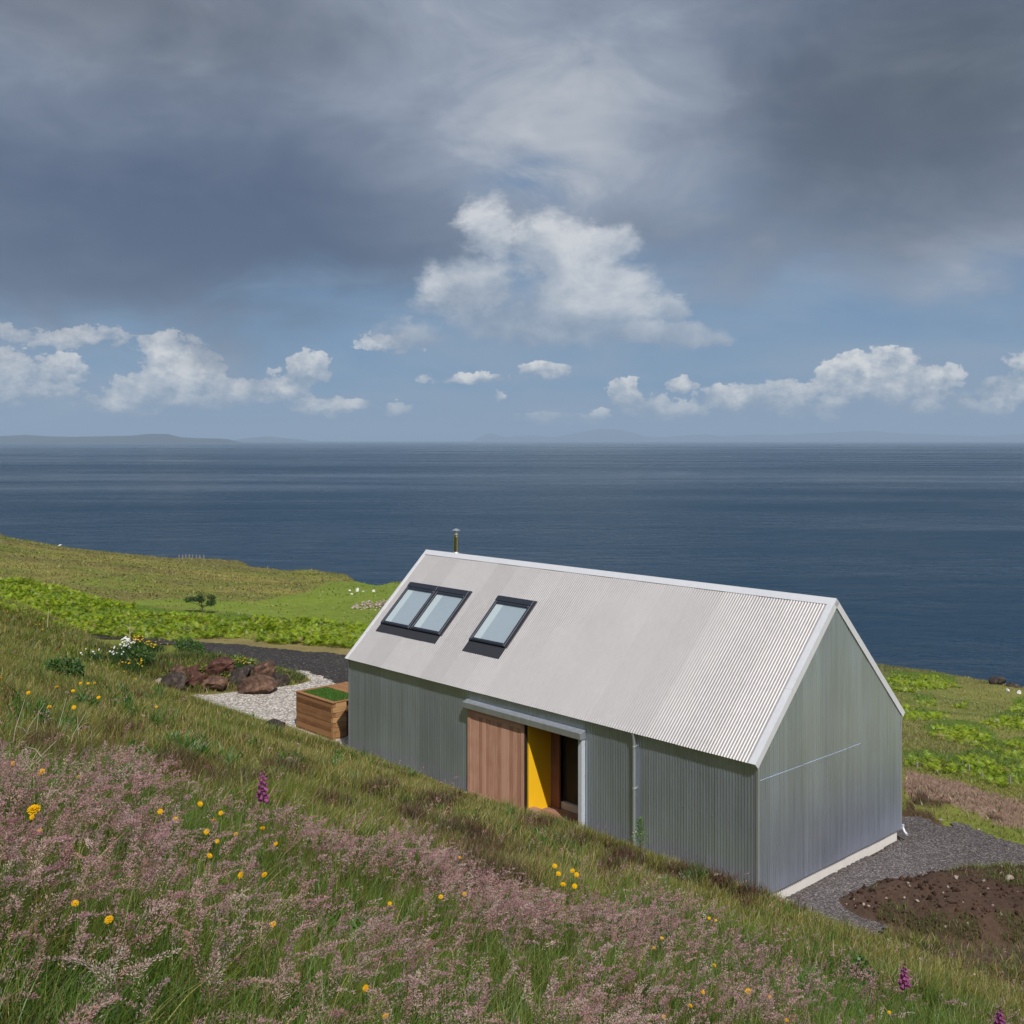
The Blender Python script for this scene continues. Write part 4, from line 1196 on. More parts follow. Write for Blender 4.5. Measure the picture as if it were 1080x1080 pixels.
# rough tussocks of the distant fields, sparse cover of mound, banks and soil ----------------
def tussocks():
    out = []
    for (x0, x1, y0, y1, n, w, h) in [(-75, 5, 46, 110, 50000, .04, .20), (-150, -8, 85, 280, 130000, .16, .24), (8, 62, 26, 100, 130000, .034, .15), (8, 26, 23, 42, 90000, .014, .17)]:
        X = RNG.uniform(x0, x1, n); Y = RNG.uniform(y0, y1, n)
        Z = ground(X, Y); px, py = proj(np.stack([X, Y, Z], -1)); u, v = uv(X, Y)
        ln = zone('lawn', px, py, Y)
        k = (px > -200) & (px < 1280) & ((u > UW + HW + .25) | (v > HL + .2)) & (u > UW + 1.5) & (soil_r2(X, Y) > 1.05) & (Z > -45) & ~((ln) & (RNG.uniform(0, 1, n) < .8))
        k &= ~((py > 676) & (px > 190) & (px < 400) & (Y < 52)) & (edge_d(X, Y) < 7)
        k &= ~inpoly(X, Y, yard_poly) & ~inpoly(X, Y, road_poly)
        k &= ~(zone('soilbank', px, py, Y) & (RNG.uniform(0, 1, n) < .30))
        X, Y, Z = X[k], Y[k], Z[k]; m = len(X)
        c = land_col(X, Y, Z)
        alt = pick([[.30, .25, .11], [.10, .065, .035], [.10, .17, .025], [.20, .16, .06]], [.3, .25, .25, .2], m)
        sel = (RNG.uniform(0, 1, m) < .12 + .5 * sst(.45, .65, fbm(X * .35, Y * .35, 119)))[:, None]
        c = np.where(sel, .35 * c + .65 * alt, c) * RNG.uniform(.6, 1.6, (m, 1)) * RNG.uniform(.9, 1.1, (m, 3))
        hh = h * RNG.uniform(.3, 1.3, m) * (.4 + 1.2 * fbm(X * .3, Y * .3, 111))
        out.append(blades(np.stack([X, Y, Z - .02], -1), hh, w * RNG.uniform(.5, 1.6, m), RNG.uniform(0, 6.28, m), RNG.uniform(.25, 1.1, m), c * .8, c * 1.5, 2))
    # weeds on the soil heap and its rim
    X = RNG.uniform(6.5, 16, 64000); Y = RNG.uniform(19.5, 25.2, 64000)
    r2 = soil_r2(X, Y); nn = fbm(X * .9, Y * .9, 113)
    wq = np.exp(-((X - 11.4) / 1.3) ** 2 - ((Y - 22.9) / .7) ** 2) * 1.3 + np.exp(-((X - 10.0) / 1.9) ** 2 - ((Y - 21.2) / .5) ** 2)
    k = ((r2 > .85) & (r2 < 1.02) & (nn > .58)) | ((r2 < 1.0) & (nn > .585)) | ((r2 < 1.05) & (Y < 21.6) & (nn > .44)) | ((r2 < 1.05) & (X > 11.6) & (nn > .42)) | ((r2 < 1.0) & (RNG.uniform(0, 1, len(X)) < wq * .9) & (nn > .40))
    X, Y = X[k], Y[k]; Z = ground(X, Y); m = len(X)
    c = pick([[.10, .15, .025], [.15, .16, .04], [.28, .24, .11]], [.45, .35, .2], m)
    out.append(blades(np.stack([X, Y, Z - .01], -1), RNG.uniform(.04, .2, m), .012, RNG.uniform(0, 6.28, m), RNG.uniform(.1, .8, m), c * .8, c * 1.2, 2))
    # green cover of the flower mound and between the boulders
    n = 60000
    X = RNG.uniform(-20, -7.0, n); Y = RNG.uniform(38, 47.5, n); Z = ground(X, Y)
    px, py = proj(np.stack([X, Y, Z], -1)); u, v = uv(X, Y); nn = fbm(X * .8, Y * .8, 117)
    k = (Z > PLAT + .12) & (u > UW - 1.5) & (py > 676) & ((nn > .30))
    X, Y, Z, nn = X[k], Y[k], Z[k], nn[k]; m = len(X)
    fr = (Y < 43.4) & (X > -15) & (RNG.uniform(0, 1, m) < .6); X, Y, Z, nn = X[~fr], Y[~fr], Z[~fr], nn[~fr]; m = len(X)
    c = pick([[.045, .105, .018], [.07, .12, .022], [.12, .125, .04], [.20, .16, .08]], [.4, .3, .2, .1], m)
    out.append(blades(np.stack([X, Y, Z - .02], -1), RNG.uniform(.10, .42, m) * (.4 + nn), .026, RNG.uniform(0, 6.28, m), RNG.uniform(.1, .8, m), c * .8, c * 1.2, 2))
    V, F, C = merge(out)
    tag(link('rough_grass', np_mesh('rough_grass', V, F, C), M['leaf']), 'tussocky olive and tan grass of the fields, banks and headland', 'grass', kind='stuff')
tussocks()

# broad leaved herbs among the grass
def herbs():
    out = []
    spots = []
    for (px, py, rx, ry, n, h) in [(130, 818, 14, 8, 9, .30), (150, 1060, 90, 20, 26, .22), (260, 1070, 60, 14, 16, .2), (510, 1068, 30, 20, 16, .26), (420, 1060, 30, 16, 12, .24), (370, 990, 40, 10, 10, .3), (880, 1050, 40, 20, 12, .26),
                              (690, 985, 12, 10, 8, .28), (640, 970, 24, 12, 8, .26), (200, 790, 60, 12, 18, .3), (330, 800, 40, 10, 12, .25), (430, 812, 30, 8, 10, .22), (500, 858, 60, 12, 14, .2), (580, 880, 40, 10, 10, .22), (800, 1040, 80, 24, 14, .24), (40, 1040, 40, 20, 10, .24),
                              (60, 750, 60, 20, 14, .35), (150, 735, 40, 14, 12, .35), (740, 925, 40, 10, 8, .2), (505, 972, 10, 8, 5, .3), (885, 1005, 20, 14, 8, .3)]:
        for _ in range(n): spots.append((RNG.normal(px, rx * .6), RNG.normal(py, ry * .6), h))
    for (a, b, h) in spots:
        p = march(a, b, h * .6)
        if p is None or not on_hill(np.array([p.x]), np.array([p.y]), np.array([p.z]))[0]: continue
        m = 26
        P = np.array(p) + np.stack([RNG.normal(0, .05, m), RNG.normal(0, .05, m), RNG.uniform(0, .6, m) * h], -1)
        c = pick([[.06, .15, .02], [.085, .185, .025], [.045, .11, .022]], [.4, .3, .3], m)
        far = max(1., p.y / 9)
        out.append(blades(P, h * RNG.uniform(.35, .8, m), .016 * far ** .5 * RNG.uniform(.7, 1.4, m), RNG.uniform(0, 6.28, m), RNG.uniform(.3, 1.1, m), c, c * 1.25, 4))
    # taller rush-like tufts dotted over the slope
    for _ in range(420):
        a, b = RNG.uniform(-60, 1140), RNG.uniform(640, 1080)
        t = float(np.interp(a, TOPX, TOPY))
        if b > t + 70 and RNG.uniform() < .75: continue
        p = march(a, b, .2)
        if p is None or p.y > 45 or not on_hill(np.array([p.x]), np.array([p.y]), np.array([p.z]))[0]: continue
        u_, v_ = uv(p.x, p.y)
        if u_ > UW - 1.6: continue
        m = int(RNG.uniform(30, 80)); sp = RNG.uniform(.05, .16)
        P = np.array(p) + np.stack([RNG.normal(0, sp, m), RNG.normal(0, sp, m), np.full(m, -.02)], -1)
        kind = RNG.uniform()
        base = [.055, .115, .022] if kind < .40 else ([.115, .20, .028] if kind < .62 else ([.34, .27, .12] if kind < .84 else [.12, .065, .036]))
        c = np.array(base) * RNG.uniform(.7, 1.3, (m, 1))
        out.append(blades(P, RNG.uniform(.18, .46, m), .006 * max(1, p.y / 9), RNG.uniform(0, 6.28, m), RNG.uniform(.1, .8, m), c * .75, c * 1.25, 3))
    V, F, C = merge(out)
    tag(link('leafy_herbs', np_mesh('leafy_herbs', V, F, C), M['leaf']), 'fresh green leafy herbs growing through the hillside grass', 'herbs', kind='stuff')
herbs()

# heather / dark scrub tufts on the hillside (brown patches)
def scrub():
    out = []
    for (a, b, rx, ry) in BROWN:
        n = int(rx * ry * .22) + 3
        for _ in range(n):
            qx, qy = RNG.normal(a, rx * .6), RNG.normal(b, ry * .6)
            p = march(qx, qy, .12)
            if p is None or p.y > 40 or not on_hill(np.array([p.x]), np.array([p.y]), np.array([p.z]))[0]: continue
            m = 34
            P = np.array(p) + np.stack([RNG.normal(0, .13, m), RNG.normal(0, .13, m), np.zeros(m)], -1)
            c = pick([[.115, .055, .034], [.075, .042, .028], [.17, .10, .055], [.09, .11, .03]], [.4, .25, .2, .15], m)
            out.append(blades(P, RNG.uniform(.10, .32, m), .010 * max(1, p.y / 12), RNG.uniform(0, 6.28, m), RNG.uniform(.1, .9, m), c * .7, c * 1.2, 2))
    V, F, C = merge(out)
    tag(link('heather_scrub', np_mesh('heather_scrub', V, F, C), M['leaf']), 'dark reddish brown heather tufts on the slope in front of the house', 'heather', kind='stuff')
scrub()

# ----------------------------------------------------------------------------
# flowers
# ----------------------------------------------------------------------------
def petal_mesh(name, layers, col, centre=None):
    """layers of (count, length, width, z, lift)"""
    vs, fs, cs = [], [], []
    for (n, L, w, z, lift) in layers:
        for k in range(n):
            a = 2 * math.pi * (k + .5 * z * 100) / n + random.uniform(-.1, .1); c, s = math.cos(a), math.sin(a)
            b = len(vs)
            for (r, q, zz) in [(.0, .3, 0), (.55, 1, lift * .7), (1., .55, lift), (1., -.55, lift), (.55, -1, lift * .7), (.0, -.3, 0)]:
                vs.append((c * r * L - s * q * w, s * r * L + c * q * w, z + zz)); cs.append(np.array(col) * random.uniform(.85, 1.15))
            fs += [(b, b + 1, b + 4), (b, b + 4, b + 5), (b + 1, b + 2, b + 3), (b + 1, b + 3, b + 4)]
    if centre:
        b = len(vs); r, z, cc = centre
        vs.append((0, 0, z + r * .5)); cs.append(np.array(cc))
        for k in range(8): vs.append((r * math.cos(k * .785), r * math.sin(k * .785), z)); cs.append(np.array(cc))
        fs += [(b, b + 1 + k, b + 1 + (k + 1) % 8) for k in range(8)]
    return np_mesh(name, np.array(vs), np.array(fs), np.array(cs))

ylw = petal_mesh('flower_head', [(14, .024, .0045, .0, .004), (12, .019, .0045, .003, .007), (8, .012, .004, .006, .008)], (.80, .47, .012), (.007, .010, (.75, .38, .01)))
stm = bpy.data.meshes.new('stem')
def unit_stem():
    b = MB(); b.tube([(0, 0, -1), (.012, .008, -.6), (-.006, .01, -.25), (0, 0, 0)], [.0022, .002, .0018, .0016], 5)
    return b
_sb = unit_stem(); stm.from_pydata(_sb.v, [], _sb.f); stm.materials.append(M['stem']); ylw.materials.append(M['petal'])
NEARF = [(44, 817), (36, 857), (13, 806), (83, 822), (42, 877), (115, 974), (79, 954), (169, 858), (185, 866), (211, 851), (233, 858), (226, 866), (218, 879), (229, 888), (221, 903), (249, 880), (277, 876), (291, 893),
         (254, 924), (279, 924), (465, 947), (490, 943), (411, 954), (485, 906), (386, 1045), (407, 1075), (698, 991), (690, 1001), (748, 969), (755, 972), (741, 1048), (789, 1047), (700, 1074), (728, 1064), (938, 1068), (753, 1019), (34, 865), (288, 977), (812, 1052), (830, 1078)]
CLUSTER = [(585, 914), (589, 922), (604, 919), (608, 923), (594, 933), (606, 935)]
FARF = [(30, 731), (60, 725), (77, 729), (85, 721), (93, 721), (100, 721), (104, 736), (165, 746), (131, 708), (143, 716), (1, 716), (42, 659), (38, 659), (45, 664), (107, 697), (137, 700), (52, 747), (78, 747), (8, 646), (30, 648), (113, 690), (118, 684), (150, 703), (141, 689)]
LAB = ['small yellow flower deep among the mauve seed heads in the left foreground', 'small yellow flower among the mauve grass at the bottom, below the doorway', 'small yellow flower in the mixed grass at the lower right', 'tiny yellow flower far up the slope on the left']
SPECIAL = {(44, 817): 'large round yellow flower above the mauve grass near the left edge', (36, 857): 'yellow flower just below the large round one near the left edge', (115, 974): 'lone yellow flower over green blades at the lower left',
           (698, 991): 'upper of two yellow flowers beside a dark green leafy tuft', (690, 1001): 'lower of two yellow flowers beside a dark green leafy tuft', (79, 954): 'orange tinted yellow flower low in the grass above the lone lower left one',
           (938, 1068): 'yellow flower at the lower right below the magenta foxglove', (411, 954): 'yellow flower under the mauve plumes left of the bottom centre', (386, 1045): 'small yellow flower near the bottom edge among fresh green leaves',
           (485, 906): 'yellow flower beside the dark heather patch in front of the sliding door', (13, 806): 'yellow flower at the far left edge by the dry twigs', (288, 977): 'greenish yellow flower low among green blades, lower left'}
def yflower(px, py, label, group, scale, stemh):
    p = march(px, py, stemh)
    if p is None: return
    root = empty('yellow_flower', (p.x, p.y, p.z + stemh), 0, label, 'flower', group)
    hd = bpy.data.objects.new('flower_head', ylw); COL.objects.link(hd); hd.parent = root; hd.scale = (scale,) * 3
    hd.rotation_euler = (R(random.uniform(15, 55)), R(random.uniform(-25, 25)), random.uniform(-.6, .6))
    st = bpy.data.objects.new('stem', stm); COL.objects.link(st); st.parent = root; st.scale = (max(1, p.y / 7),) * 2 + (stemh,); st.rotation_euler = (0, 0, random.uniform(0, 6))
for (a, b) in NEARF:
    k = 0 if a < 320 else (1 if a < 640 else 2)
    sp = SPECIAL.get((a, b))
    yflower(a, b, sp or LAB[k], 'yellow meadow flowers' if sp else ['yellow flowers in the left seed grass', 'yellow flowers in the middle seed grass', 'yellow flowers in the lower right grass'][k], random.uniform(.55, .85) * (1.55 if (a, b) in ((44, 817), (36, 857)) else .92), .5)
for i, (a, b) in enumerate(CLUSTER):
    yflower(a, b, ['leftmost yellow flower of the bright group below the porch', 'yellow flower just under the leftmost one of the group below the porch', 'topmost right yellow flower of the group below the porch', 'yellow flower touching the topmost right one of the group below the porch',
                   'lower left yellow flower of the group below the porch', 'lowest right yellow flower of the group below the porch'][i], 'yellow flowers in the group below the porch', 1.1, .42)
for (a, b) in FARF: yflower(a, b, LAB[3], 'yellow flowers up the left slope', 1.15, .36)

def foxglove(px, py, top, label):
    """px,py = middle of the flower spike"""
    p = march(px, py, .62)
    h = 30 * p.y / FPX if top is None else top
    root = empty('foxglove', p, random.uniform(0, 6), label, 'foxglove', 'foxgloves')
    b = MB(); b.tube([(0, 0, 0), (.01, .004, .4), (.0, .0, .64 + h * .6)], [.006, .005, .002], 6); b.build('stem', M['stem'], root, True)
    out = []
    n = 26
    for k in range(n):
        t = k / n; z = .64 - h * .5 + h * t; a = k * 2.4; s = .034 * (1 - .72 * t)
        d = np.array([math.cos(a), math.sin(a), -.55]); d /= np.linalg.norm(d)
        e1 = np.cross(d, UP); e1 /= np.linalg.norm(e1); e2 = np.cross(d, e1)
        o = np.array([0, 0, z]); vs = []
        for (q, rr) in [(0, .18), (.5, .42), (1., .50), (1.15, .66)]:
            for j in range(6): vs.append(o + d * s * q * 1.5 + (e1 * math.cos(j * 1.047) + e2 * math.sin(j * 1.047)) * s * rr)
        f = []
        for i in range(3):
            for j in range(6):
                A_, B_, C_, D_ = i * 6 + j, i * 6 + (j + 1) % 6, (i + 1) * 6 + (j + 1) % 6, (i + 1) * 6 + j
                f += [(A_, B_, C_), (A_, C_, D_)]
        c = np.array([.38, .10, .28]) if t < .8 else np.array([.22, .16, .10])
        out.append((np.array(vs), np.array(f), np.tile(c * random.uniform(.75, 1.2), (len(vs), 1))))
    V, F, C = merge(out); link('flower_spike', np_mesh('flower_spike', V, F, C), M['petal'], root)
    m = 10; c = pick([[.06, .12, .03]], [1], m)
    V, F, C = blades(np.zeros((m, 3)) + np.array([0, 0, .02]), RNG.uniform(.16, .28, m), .05, RNG.uniform(0, 6.28, m), RNG.uniform(.5, 1., m), c, c * 1.2, 4)
    link('leaf', np_mesh('leaf', V, F, C), M['leaf'], root)
foxglove(277, 827, .27, 'tall purple foxglove spike standing above the grass in front of the left wall')
foxglove(954, 1028, .20, 'magenta foxglove in the lower right below the brown soil heap')
foxglove(1055, 1076, .20, 'magenta foxglove cut off at the bottom right corner')

# flowering clumps on the mound by the track
def clump(name, px, py, label, cat, w, h, nfl, head, cols):
    p = march(px, py, .3)
    root = empty(name, p, 0, label, cat)
    m = 420
    P = np.stack([RNG.normal(0, w * .42, m), RNG.normal(0, w * .42, m), np.zeros(m)], -1)
    c = pick([[.045, .10, .02], [.06, .13, .02], [.03, .075, .016]], [1, 1, 1], m)
    V, F, C = blades(P, RNG.uniform(.4, 1., m) * h, .03, RNG.uniform(0, 6.28, m), RNG.uniform(.1, .6, m), c * .8, c, 2)
    link('foliage', np_mesh('foliage', V, F, C), M['leaf'], root)
    out = []
    for k in range(nfl):
        x, y = RNG.normal(0, w * .40), RNG.normal(0, w * .40); z = h * RNG.uniform(.55, 1.12)
        a = np.array([RNG.normal(0, .35), -.7 + RNG.normal(0, .3), 1.]); a /= np.linalg.norm(a); e1 = np.cross(a, [1, 0, 0]); e1 /= np.linalg.norm(e1); e2 = np.cross(a, e1)
        s = head * RNG.uniform(.7, 1.25); o = np.array([x, y, z])
        vs = [o + a * s * .15] + [o + (e1 * math.cos(j * .524) + e2 * math.sin(j * .524)) * s * (1 if j % 2 else .72) for j in range(12)]
        out.append((np.array(vs), np.array([(0, 1 + j, 1 + (j + 1) % 12) for j in range(12)]), np.tile(np.array(cols[RNG.integers(len(cols))]), (13, 1))))
    if nfl <= 30:
        for V, F, C in out: link('flower_head', np_mesh('flower_head', V, F, C), M['petal'], root)
    else:
        V, F, C = merge(out); link('flower_heads', np_mesh('flower_heads', V, F, C), M['petal'], root)['kind'] = 'stuff'
W_ = [(.78, .78, .74), (.70, .71, .66)]; Y_ = [(.80, .48, .02), (.78, .40, .02), (.75, .55, .05)]
clump('daisy_plant', 133, 687, 'big clump of white daisies on the mound by the track', 'daisies', .28, .75, 48, .045, W_)
clump('daisy_plant', 122, 690, 'smaller sparse clump of white daisies just left of the big one', 'daisies', .5, .5, 14, .04, W_)
clump('daisy_plant', 98, 690, 'few white daisies low in the grass left of the flower mound', 'daisies', .5, .4, 7, .04, W_)
clump('yellow_flower_plant', 147, 680, 'dense clump of yellow flowers on the mound behind the daisies', 'flowers', .42, .65, 36, .036, Y_)
clump('yellow_flower_plant', 161, 681, 'looser clump of yellow flowers on the right end of the mound crest', 'flowers', .6, .5, 18, .036, Y_)
clump('yellow_flower_plant', 257, 697, 'few yellow flowers above the boulders by the track', 'flowers', .5, .35, 9, .035, Y_)
clump('yellow_flower_plant', 138, 700, 'low yellow flowers at the foot of the daisies', 'flowers', .6, .4, 12, .045, Y_)

# small plants in the rockery, bush and saplings
def leafy(name, px, py, label, cat, rad, n, size, cols, lift=0., stem=True, fn=None, y0=1.6, group=None):
    p = march(px, py, 0, fn, y0)
    root = empty(name, p, random.uniform(0, 6), label, cat, group)
    V, F, C = leaf_cloud((0, 0, rad[2] + lift), rad, n, size, cols)
    # notch the outline
    link('foliage', np_mesh('foliage', V, F, C), M['leaf'], root)
    if stem:
        b = MB()
        for k in range(4):
            a = k * 1.6; b.tube([(0, 0, -.03), (rad[0] * .3 * math.cos(a), rad[1] * .3 * math.sin(a), (rad[2] + lift) * .6), (rad[0] * .6 * math.cos(a), rad[1] * .6 * math.sin(a), rad[2] * 1.4 + lift)], [.012 * (1 + rad[2]), .009, .004], 6)
        b.build('stem', M['bark'], root, True)
    return root
LIME = [[.20, .27, .03], [.26, .32, .05], [.14, .22, .03]]; MID = [[.06, .13, .022], [.085, .165, .03], [.045, .10, .02]]
leafy('rockery_plant', 216, 713, 'lime green plant between the two leftmost red boulders', 'plant', (.30, .26, .16), 160, .10, LIME)
leafy('rockery_plant', 240, 714, 'small lime green plant low in the rocks, left of the tall dark boulder', 'plant', (.2, .2, .12), 90, .09, LIME)
leafy('rockery_plant', 250, 703, 'lime green plant draped over the top of the rockery by the track', 'plant', (.42, .3, .16), 200, .10, LIME)
leafy('rockery_plant', 264, 706, 'lime green plant at the right end of the rockery top', 'plant', (.26, .24, .2), 120, .09, LIME)
leafy('rockery_plant', 219, 724, 'pale green plant at the foot of the brown boulder on the gravel edge', 'plant', (.2, .2, .10), 80, .08, LIME)
leafy('rockery_plant', 176, 717, 'pale yellow green plant at the left end of the rockery', 'plant', (.3, .2, .10), 90, .09, LIME)
leafy('green_bush', 66, 718, 'dark green leafy bush on the left slope', 'bush', (.5, .45, .26), 900, .09, MID)
leafy('green_bush', 200, 690, 'dark green low bush on the mound beside the track', 'bush', (1.2, .5, .32), 1200, .10, MID)
leafy('green_bush', 148, 700, 'dark green bush below the daisies on the mound', 'bush', (.8, .5, .30), 800, .10, MID)
leafy('leafy_plant', 140, 815, 'bright green leafy plant rising from the seed grass on the left', 'plant', (.10, .10, .16), 170, .06, [[.09, .19, .02], [.12, .23, .03], [.06, .14, .02]])
leafy('leafy_plant', 698, 1004, 'bluish dark green leafy tuft beside two yellow flowers', 'plant', (.10, .10, .15), 260, .035, [[.04, .10, .035], [.05, .13, .04]])
leafy('leafy_plant', 905, 1045, 'dark green bushy plant in the lower right grass', 'plant', (.16, .16, .2), 300, .05, MID)

def sapling(px, dist, label):
    x = (px - CX) / FPX * dist; p = Vector((x, dist, float(ground(np.array([x]), np.array([dist]))[0])))
    root = empty('young_conifer', p, 0, label, 'sapling')
    b = MB(); b.tube([(0, 0, -.05), (.004, 0, .35), (0, 0, .72)], [.012, .009, .003], 6); b.build('trunk', M['bark'], root, True)
    out = []
    for k in range(46):
        z = .10 + .60 * k / 46; a = k * 2.4; r = (.20 * (1 - (z - .1) / .66) + .03) * RNG.uniform(.75, 1.15)
        m = 16; t = np.linspace(.1, 1, m)[:, None]
        d = np.array([math.cos(a), math.sin(a), .45])
        P = np.array([0, 0, z]) + d * r * t
        c = pick([[.14, .27, .03], [.19, .33, .04], [.10, .20, .025]], [1, 1, 1], m)
        out.append(blades(P, RNG.uniform(.03, .055, m), .012, a + RNG.normal(0, .9, m), RNG.uniform(.2, .9, m), c, c * 1.2, 2))
    V, F, C = merge(out); link('needles', np_mesh('needles', V, F, C), M['leaf'], root)
sapling(675, 23.0, 'young bright green conifer on the bank in front of the downpipe')

# lone small tree in the field
def field_tree():
    p = march(213, 646, 0, None, 80)
    k = p.y / FPX                                        # metres per photo pixel there
    root = empty('small_tree', p, 0, 'small wind bent tree standing alone in the green field', 'tree')
    b = MB(); H = 20 * k
    tips = []
    b.tube([(0, 0, -.2), (.02 * H, 0, .22 * H), (-.03 * H, .02 * H, .45 * H)], [.035 * H, .028 * H, .018 * H], 7)
    for i in range(9):
        a = i * 2.4; r = (.25 + .28 * random.random()) * H; z = (.45 + .45 * random.random()) * H
        t = (r * 1.5 * math.cos(a), r * math.sin(a), z); tips.append(t)
        b.tube([(.01 * H, 0, .2 * H + .02 * i * H), (t[0] * .5, t[1] * .5, z * .7), t], [.016 * H, .010 * H, .004 * H], 5)
    b.build('trunk', M['bark'], root, True)
    out = [leaf_cloud(t, (.26 * H, .22 * H, .13 * H), 230, .075 * H, [[.05, .10, .02], [.075, .13, .03], [.03, .065, .016]], .3, .1) for t in tips]
    V, F, C = merge(out); link('crown', np_mesh('crown', V, F, C), M['leaf'], root)
field_tree()

# dry stalks and twigs
def stalk(px, py, h, tilt, label, twigs=0):
    p = march(px, py, 0)
    root = empty('dry_stalk', p, 0, label, 'dry stalk', 'dry stalks on the left slope')
    r = max(.004, p.y * .00035)
    b = MB(); tx = h * math.tan(R(tilt))
    b.tube([(0, 0, -.05), (tx * .4, 0, h * .5), (tx, .02, h)], [r * 1.2, r, r * .5], 5)
    b.build('stem', M['dry'], root, True)
    tw = MB()
    for k in range(twigs):
        t = .35 + .5 * k / max(1, twigs); s = 1 if k % 2 else -1
        tw.tube([(tx * t, 0, h * t), (tx * t + s * .12 * h, .02, h * (t + .12)), (tx * t + s * .26 * h, .0, h * (t + .17))], [r * .7, r * .5, r * .3], 5)
    if twigs: tw.build('twig', M['dry'], root, True)
stalk(10, 800, .55, 14, 'pale dry stalk leaning right at the left edge of the slope'); stalk(57, 795, .62, 12, 'pale dry stalk leaning right, right of the one at the left edge')
stalk(68, 800, .5, 25, 'short branched dry stalk on the left slope', 2); stalk(38, 790, .42, 3, 'upright dry stalk between two leaning ones'); stalk(84, 800, .45, -4, 'thin upright dry stalk above the mauve grass'); stalk(20, 792, .5, 28, 'strongly tilted dry stalk on the left slope', 1)
stalk(2, 850, .45, 40, 'branched pale twig at the left edge above the yellow flowers', 5)
stalk(50, 664, .9, 3, 'single upright dry stalk high on the left slope')
stalk(137, 682, 1.2, 0, 'tall brown dock stalk rising behind the yellow flowers', 3)
stalk(640, 1005, .45, 30, 'dark thin stalk leaning right in the lower middle grass')

# ----------------------------------------------------------------------------
# stones
# ----------------------------------------------------------------------------
def rock_mesh(name, rx, ry, rz, seed, sub=4, rough=.34):
    bm = bmesh.new(); bmesh.ops.create_icosphere(bm, subdivisions=sub, radius=1)
    rs = random.Random(seed); o = Vector((rs.uniform(-50, 50), rs.uniform(-50, 50), rs.uniform(-50, 50)))
    cuts = []
    for k in range(11):
        d = Vector((rs.gauss(0, 1), rs.gauss(0, 1), rs.gauss(0, .8))).normalized(); cuts.append((d, rs.uniform(.50, .86)))
    for v in bm.verts:
        p = v.co.copy()
        for d, c in cuts:
            e = p.dot(d) - c
            if e > 0: p -= d * e * .93
        n = mnoise.fractal(p * 1.6 + o, 1., 2., 4) * rough * .55 + mnoise.fractal(p * 5 + o, .8, 2., 4) * rough * .22
        p *= 1 + n
        v.co = Vector((p.x * rx, p.y * ry, p.z * rz))
    me = bpy.data.meshes.new(name); bm.to_mesh(me); bm.free()
    me.polygons.foreach_set('use_smooth', np.ones(len(me.polygons), bool)); me.set_sharp_from_angle(angle=R(38))
    return me
def boulder(name, px, py, w, h, mat, label, cat='boulder', group=None, sub=4, fn=None, y0=1.6, bury=.36, depth=.85):
    """px,py = middle of its foot in the photo, w,h in photo pixels"""
    p = march(px, py, 0, fn, y0)
    if p is None: print('MISS', name, px, py); return None
    k = p.y / FPX
    rz = h * k * .60; rx = w * k * .60
    o = link(name, rock_mesh(name, rx, rx * depth, rz, int(px * 7 + py), sub), M[mat])
    o.location = (p.x, p.y + rx * depth * .4, p.z + rz * (1 - bury * 1.6)); o.rotation_euler = (random.uniform(-.15, .15), random.uniform(-.15, .15), random.uniform(-.5, .5))
    return tag(o, label, cat, group)
g = 'boulders of the rockery by the track'
for a in [(182, 731, 26, 24, 'rock_dark', 'dark boulder at the lower left of the rockery'), (203, 728, 26, 20, 'rock_red', 'reddish boulder between the dark left one and the brown one'), (227, 729, 30, 19, 'rock_brown', 'broad brown boulder at the gravel edge, left of the tall dark one'),
          (230, 713, 32, 20, 'rock_red', 'dark red boulder at the back of the rockery'), (252, 723, 22, 24, 'rock_dark', 'tall dark boulder in the middle of the rockery'), (273, 734, 36, 24, 'rock_brown', 'largest orange brown boulder, foremost on the white gravel'),
          (278, 713, 28, 20, 'rock_brown', 'tan boulder behind the largest one, nearest the track'), (293, 724, 18, 17, 'rock_dark', 'grey boulder at the right end of the rockery'), (203, 714, 18, 12, 'rock_red', 'small flat red stone on the back of the rockery'), (188, 714, 18, 11, 'rock_brown', 'small brown stone at the upper left of the rockery'),
          (238, 702, 14, 8, 'rock_red', 'small red stone at the top of the rockery beside the track'), (262, 712, 14, 12, 'rock_dark', 'small dark stone wedged above the tall dark boulder'), (166, 724, 14, 9, 'rock_pale', 'small pale pinkish stone at the left end of the rockery')]:
    boulder('boulder', *a, 'boulder', g)
boulder('boulder', 291, 772, 22, 17, 'rock_dark', 'lone dark boulder on the white gravel beside the planter', 'boulder', None)
